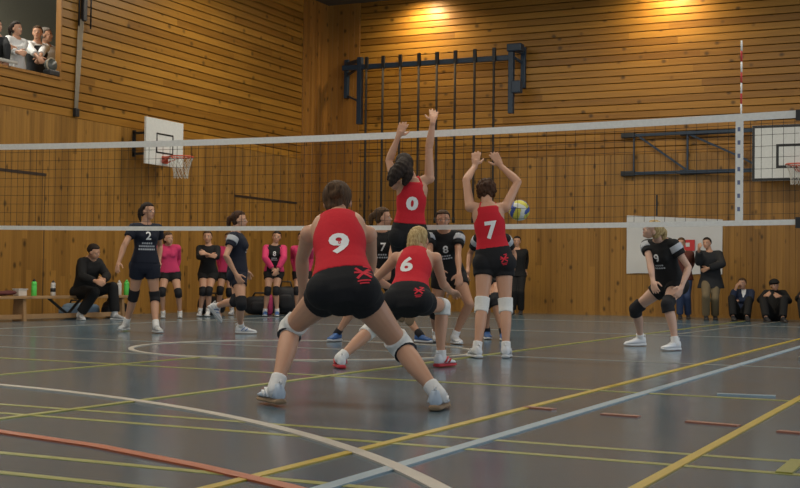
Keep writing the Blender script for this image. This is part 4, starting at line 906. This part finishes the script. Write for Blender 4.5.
MAT = {}
def cloth(name, col, rough=.85, noise=.1, scale=60, bump=.15): MAT[name] = plain(name, col, rough, noise=noise, scale=scale, spec=.3, bump=bump)
def skinmat(name, col):
    m = plain(name, col, .5, noise=.06, scale=14, spec=.35); MAT[name] = m
    b = m.node_tree.nodes['Principled BSDF']; b.inputs['Subsurface Weight'].default_value = .06; b.inputs['Subsurface Radius'].default_value = (.02, .008, .004); b.inputs['Subsurface Scale'].default_value = .3
skinmat('skin', (.52, .285, .185)); skinmat('skin_tan', (.46, .24, .15)); skinmat('skin_pale', (.52, .32, .235))
def hairmat(name, a, b_):
    m, N, L, b = new_mat(name); MAT[name] = m
    t = N.new('ShaderNodeTexCoord'); mp = N.new('ShaderNodeMapping'); mp.inputs['Scale'].default_value = (90, 90, 14); L.new(t.outputs['Object'], mp.inputs[0])
    n = N.new('ShaderNodeTexNoise'); n.inputs['Scale'].default_value = 1; n.inputs['Detail'].default_value = 4; L.new(mp.outputs[0], n.inputs['Vector'])
    mx = N.new('ShaderNodeMix'); mx.data_type = 'RGBA'; mx.inputs['A'].default_value = (*a, 1); mx.inputs['B'].default_value = (*b_, 1)
    mr = N.new('ShaderNodeMapRange'); mr.inputs['From Min'].default_value = .3; mr.inputs['From Max'].default_value = .7; L.new(n.outputs['Fac'], mr.inputs['Value'])
    L.new(mr.outputs['Result'], mx.inputs['Factor']); L.new(mx.outputs['Result'], b.inputs['Base Color']); b.inputs['Roughness'].default_value = .7; b.inputs['Specular IOR Level'].default_value = .2
    bp = N.new('ShaderNodeBump'); bp.inputs['Strength'].default_value = .5; bp.inputs['Distance'].default_value = .01; L.new(n.outputs['Fac'], bp.inputs['Height']); L.new(bp.outputs['Normal'], b.inputs['Normal'])
hairmat('hair_brown', (.030, .017, .009), (.115, .062, .030)); hairmat('hair_blonde', (.22, .14, .05), (.55, .41, .20)); hairmat('hair_dark', (.010, .007, .006), (.035, .022, .016))
hairmat('hair_auburn', (.025, .011, .006), (.075, .032, .015)); hairmat('hair_grey', (.12, .10, .085), (.25, .22, .19))
cloth('red', (.52, .016, .028)); cloth('shorts_black', (.012, .012, .014)); cloth('navy', (.012, .015, .028)); cloth('jet', (.011, .011, .012)); cloth('pink', (.60, .045, .14))
cloth('charcoal', (.02, .021, .024)); cloth('dark_blue', (.02, .03, .065)); cloth('jeans', (.035, .055, .12)); cloth('khaki', (.17, .13, .075)); cloth('maroon', (.10, .03, .022)); cloth('white_knit', (.66, .66, .66))
cloth('pad_white', (.70, .69, .66)); cloth('pad_black', (.014, .014, .017)); cloth('sock_white', (.70, .69, .68)); cloth('sock_dark', (.02, .02, .025)); cloth('print_white', (.76, .76, .76), bump=0); cloth('print_grey', (.42, .44, .48), bump=0)
cloth('print_red', (.60, .03, .05), bump=0); cloth('shoe_white', (.66, .67, .69), .55); cloth('shoe_blue_white', (.48, .55, .64), .55); cloth('shoe_blue', (.05, .13, .34), .55); cloth('shoe_red', (.50, .04, .05), .55); cloth('shoe_dark', (.03, .03, .035), .5)
cloth('shoe_grey', (.40, .41, .42), .55); cloth('sole', (.60, .61, .62), .6); cloth('sole_dark', (.06, .05, .045), .6); cloth('sole_gum', (.30, .20, .12), .6)
MAT['eye_white'] = plain('eye white', (.6, .58, .55), .3); MAT['iris'] = plain('dark iris', (.03, .018, .01), .3); MAT['brow'] = plain('brow', (.05, .03, .018), .8); MAT['lips'] = plain('lips', (.38, .12, .10), .5)

RED, BLK, SUB, GAL, SIT = 'players in red', 'players in black', 'girls waiting by the left wall', 'spectators in the gallery', 'people by the back wall'
W_AWAY = V((-.433, .901, 0))
# --- the team in red, on this side of the net
p = Person('nine', 'player in red number 9 jersey crouching wide-legged, nearest of all', RED, near=True, fat=1.03, hipw=.98).body(curl=.5, face=False)
p.hair('hair_brown', 'bun', [([(0,-.06,.02,0),(-.005,-.085,-.05,0),(.0,-.075,-.105,0)], [.050,.044,.022])]).tank('red', .13).shorts('shorts_black', .24, infl=.012).kneepads('pad_white', .83, .14, trim='sock_dark').socks('sock_white', .84).shoes('shoe_blue_white', 'sole_gum', 'shoe_white')
p.number('9', .125, t=.42, bold=.05, wide=1.25); p.hip_logo(.115, .02, 1.15)
me = text_mesh('0', .02, .04); r, f, u = p.frame(.44); p.prn(p.top, me, p.spine(.44)+r*.002, r, u, -f, 'print_red', 'number_mark', .005)
p = Person('six', 'player in red number 6 jersey with blonde ponytail, crouching before the net', RED, near=True).body(curl=.5, face=False)
p.hair('hair_blonde', 'pony', [([(0,-.09,.06,0),(.0,-.125,.03,0),(-.008,-.14,-.05,0),(-.03,-.135,-.14,0),(-.05,-.12,-.22,0)], [.036,.054,.056,.044,.014])])
p.tank('red', .18).shorts('shorts_black', .30).kneepads('pad_white', .80, .18).socks('sock_white', .88).shoes('shoe_white', 'shoe_red', 'shoe_red')
p.number('6', .13, t=.50, bold=.05, dx=-.03, wide=1.1); p.hip_logo(.10, .0, .9)
p = Person('zero', 'player in red number 0 jersey with long dark hair leaping with both arms overhead', RED, near=True).body(curl=.12, face=False, palmL=W_AWAY, palmR=W_AWAY)
p.hair('hair_dark', 'short', [([(-.02,-.07,.04,0),(-.06,-.12,.0,0),(-.13,-.15,-.06,0),(-.19,-.16,-.14,0)], [.06,.075,.06,.025]), ([(.0,-.08,.0,0),(-.01,-.13,-.07,0),(-.05,-.14,-.15,0)], [.06,.06,.03]), ([(-.05,-.05,.0,0),(-.13,-.09,-.03,0),(-.20,-.12,-.09,0)], [.05,.05,.018])], .004)
p.tank('red', .20).shorts('shorts_black', .42).kneepads('pad_white', .82, .16).socks('sock_white', .86).shoes('shoe_white', 'sole_gum')
p.number('0', .12, t=.56, bold=.075, wide=1.3)
p = Person('seven', 'player in red number 7 jersey blocking with raised arms beside the flying ball', RED, near=True).body(curl=.12, face=False, palmL=W_AWAY, palmR=W_AWAY)
p.hair('hair_auburn', 'curly').tank('red', .19).shorts('shorts_black', .34, .24).kneepads('pad_white', .82, .17).socks('sock_white', .86).shoes('shoe_white', 'sole', 'shoe_grey')
p.number('7', .145, t=.52, bold=.05); p.hip_logo(.085, .0, .85)
# --- the team in black, beyond the net
p = Person('two', 'player in navy number 2 jersey walking towards us at the left of the net', BLK, near=True).body(curl=.3)
p.hair('hair_dark', 'tied').jersey('navy', .02, sleeve=.5).shorts('navy', .40).kneepads('pad_black').socks('sock_white', .82).shoes('shoe_grey', 'sole')
p.number('2', .095, back=False, t=.70, bold=.03); p.rows(.50, (.13, .19, .20), .02, .036)
p = Person('side', 'player in navy jersey with white shoulder stripes striding right, one foot lifted behind', BLK, near=True).body(curl=.3)
p.hair('hair_auburn', 'tied').jersey('navy', .02, sleeve=.5).stripes('print_grey').shorts('navy', .40).kneepads('pad_black').socks('sock_white', .84).shoes('shoe_white', 'sole', 'shoe_blue')
p.rows(.55, (.10, .12))
p = Person('black7', 'player in black number 7 jersey turned to the right behind the red number 6', BLK).body(curl=.3)
p.hair('hair_brown', 'tied').jersey('jet', .02, sleeve=.5).shorts('jet', .40).kneepads('pad_white').socks('sock_dark', .86).shoes('shoe_blue', 'sole')
p.number('7', .085, back=False, t=.66, bold=.03); p.rows(.48, (.10, .13))
p = Person('eight', 'player in black number 8 jersey facing us between the leaping and blocking red players', BLK).body('skin_tan', curl=.4)
p.hair('hair_brown', 'tied').jersey('jet', .02, sleeve=.5).stripes('print_grey').shorts('jet', .38).kneepads('pad_black', sides='R').socks('sock_white', .84).shoes('shoe_white', 'sole')
p.number('8', .085, back=False, t=.66, bold=.03); p.rows(.48, (.10, .13))
p = Person('hidden', 'player in black with striped sleeves mostly hidden behind the red number 7', BLK).body('skin_tan', curl=.4)
p.hair('hair_dark', 'tied').jersey('jet', .02, sleeve=.6).stripes('print_grey').shorts('jet', .40).kneepads('pad_black').socks('sock_dark', .86).shoes('shoe_blue', 'sole')
p = Person('blacknine', 'player in black number 9 jersey with blonde hair waiting crouched at the right', BLK, near=True).body('skin_pale', curl=.4)
p.hair('hair_blonde', 'pony', [([(0,-.09,.04,0),(.02,-.13,.02,0),(.03,-.15,-.05,0),(.03,-.13,-.12,0)], [.03,.034,.03,.012])])
p.jersey('jet', .02, sleeve=.45).stripes('print_grey', .02, .26).shorts('jet', .36).kneepads('pad_black', .78, .2, .018).socks('sock_white', .86).shoes('shoe_white', 'sole')
p.number('9', .085, back=False, t=.68, bold=.03); p.rows(.48, (.10, .13))
# --- by the left wall
p = Person('coach', 'man in black tracksuit sitting on the bench leaning on his knees', None, male=True, fat=1.08).body(curl=.5)
p.hair('hair_dark').jersey('jet', .0, .026, 1.93, 'jacket').trousers('jet', infl=.026, end=.90).socks('sock_white', .78).shoes('shoe_grey', 'sole')
p = Person('pink1', 'girl in pink long-sleeved top and black shorts standing behind the number 2 player', SUB).body(curl=.3)
p.hair('hair_brown', 'tied').jersey('pink', .02, .020, 1.7, 'jacket').shorts('jet', .36).kneepads('pad_black').socks('sock_white', .9).shoes('shoe_grey', 'sole')
p = Person('crossed', 'girl all in black standing with folded arms by the left wall', SUB).body(curl=.5)
p.hair('hair_brown', 'tied').jersey('jet', .0, .020, 1.75, 'jacket').shorts('jet', .36).kneepads('pad_black').socks('sock_white', .82).shoes('shoe_white', 'sole')
p = Person('pink2', 'girl in pink jacket half hidden behind the striding player', SUB).body(curl=.3)
p.hair('hair_brown', 'tied').jersey('pink', .02, .020, 1.9, 'jacket').shorts('jet', .40).kneepads('pad_black').socks('sock_white', .82).shoes('shoe_white', 'sole')
p = Person('pink3', 'girl in open pink jacket over black jersey with hands clasped, fully in view', SUB).body(curl=.5)
p.hair('hair_dark', 'tied').jersey('jet', .0, .018, .3).number('8', .08, back=False, t=.68, bold=.03).rows(.50, (.10, .12))
def open_jacket(p, mat):
    """two front panels, a back and long sleeves, open down the middle"""
    mb = MB(); n = 26
    for i0, i1 in ((0, 5), (8, 26)):
        pass
    keep = [i for i in range(n+1)]
    outer = []; tt = [.02+.93*i/16 for i in range(17)]
    vs, fs = [], []; span = list(range(9, 9+n-5))      # leaves the front middle open
    for t in tt:
        a = p.tring(t, .030); b = p.tring(t, .021)
        vs += [a[i % n] for i in span] + [b[i % n] for i in span]
    m = len(span); W = 2*m
    for j in range(16):
        for i in range(m-1):
            q = j*W+i; fs += [(q, q+1, q+W+1, q+W), (q+m, q+m+W, q+m+W+1, q+m+1)]
        for i in (0, m-1): q = j*W+i; fs.append((q, q+W, q+W+m, q+m))
    for j in (0, 16):
        for i in range(m-1): q = j*W+i; fs.append((q, q+m, q+m+1, q+1))
    mb.add(vs, fs)
    for sd in 'LR':
        c = p.spine(.90); mb.tube([lerp(c, p.p['sho'+sd], .5), p.p['sho'+sd]], [.066*p.k, .050*p.k+.022], 14, (True, False)); mb.ball(p.p['sho'+sd], .050*p.k+.022)
        p.limb(mb, 'sho'+sd, 'elb'+sd, UPARM, 0, 1, .022); p.limb(mb, 'elb'+sd, 'wri'+sd, FOARM, 0, .93, .022, rnd=(True, False))
    return mb.build('jacket', MAT[mat], p.root, True, fix=True)
open_jacket(p, 'pink'); p.shorts('jet', .36).kneepads('pad_black').socks('sock_white', .86).shoes('shoe_blue', 'sole')
p = Person('pink4', 'girl in pink jacket partly hidden by the crouching red number 9', SUB).body(curl=.3)
p.hair('hair_dark', 'tied').jersey('pink', .02, .020, 1.9, 'jacket').shorts('jet', .40).kneepads('pad_black').socks('sock_white', .86).shoes('shoe_white', 'sole')
# --- along the back wall
p = Person('post', 'dark-clothed person standing at the back wall behind the red number 7', SIT, male=True).body(curl=.3)
p.hair('hair_dark').jersey('jet', -.10, .026, 1.93, 'jacket').trousers('jet').shoes('shoe_dark', 'sole_dark')
p = Person('brown', 'person in brown jacket and jeans by the banner, behind the black number 9', SIT, male=True).body(curl=.3)
p.hair('hair_brown').jersey('maroon', -.12, .026, 1.93, 'jacket').trousers('jeans').shoes('shoe_dark', 'sole_dark')
p = Person('coat', 'man in dark coat and khaki trousers standing with a hand at his chin', SIT, male=True).body(curl=.6)
p.hair('hair_dark').jersey('charcoal', -.34, .040, 1.93, 'coat').trousers('khaki', .1, .026).shoes('shoe_dark', 'sole_dark')
p = Person('sit1', 'person in dark jacket and white shirt sitting on floor, hand at mouth', SIT).body(curl=.6)
p.hair('hair_brown').jersey('dark_blue', .0, .026, 1.9, 'jacket').trousers('jet').shoes('shoe_dark', 'sole_dark')
mb = MB(); r, f, u = p.frame(.8)
mb.add([(-.05,.10,0),(.05,.10,0),(.035,-.03,0),(0,-.12,0),(-.035,-.03,0)], [(0,4,3,2,1)][0:1]); p.prn(p.top, mb.mesh('shirt'), p.spine(.80), -r, u, f, 'print_white', 'shirt_front')
p = Person('sit2', 'man in black with dark cap sitting on the floor, arms round his knees', SIT, male=True).body(curl=.6)
p.hair('hair_dark', vol=.006).jersey('jet', .0, .026, 1.9, 'jacket').trousers('jet').shoes('shoe_dark', 'sole_dark')
X_, F_, U_ = p.hframe(); mb = MB(); c = p.p['head']
mb.ball(c+U_*.035-F_*.008, .094, .115, .085, (X_, F_, U_), 24, 14, fn=lambda d: 1 if d[2] > -.05 else .8); mb.ball(c+U_*.045+F_*.115, .07, .07, .012, (X_, F_, U_)); mb.skin('cap', MAT['jet'], p.root, .008, 2)
mb = MB(); mb.tube([p.spine(.93), p.spine(1.03)], [.10, .075], 18, (True, True)); mb.build('collar', MAT['maroon'], p.top, True)
p = Person('sit3', 'person in black sitting on the floor cut off by the right edge of the photo', SIT).body(curl=.6)
p.hair('hair_brown').jersey('jet', .0, .026, 1.8, 'jacket').trousers('jet').shoes('shoe_dark', 'sole_dark')
# --- up in the gallery
p = Person('gal1', 'person in dark top at the far left edge of the gallery', GAL, male=True).body(curl=.6)
p.hair('hair_brown').jersey('charcoal', -.10, .024, 1.93, 'jacket').trousers('jet').shoes('shoe_dark', 'sole_dark')
p = Person('gal2', 'person in white sweater with folded arms in the gallery', GAL).body(curl=.5)
p.hair('hair_dark', 'tied').jersey('white_knit', .0, .026, 1.93, 'sweater').trousers('jet').shoes('shoe_dark', 'sole_dark')
p = Person('gal3', 'person in white top and dark open vest leaning at the gallery sill', GAL).body(curl=.5)
p.hair('hair_brown').jersey('white_knit', .0, .022, 1.6, 'sweater').trousers('dark_blue').shoes('shoe_dark', 'sole_dark')
p.tank('charcoal', .05, .034, 'vest')
p = Person('gal4', 'person with grey hair and light top at the back of the gallery, rightmost there', GAL, male=True).body(curl=.5)
p.hair('hair_grey').jersey('white_knit', .0, .024, 1.9, 'sweater').trousers('charcoal').shoes('shoe_dark', 'sole_dark')
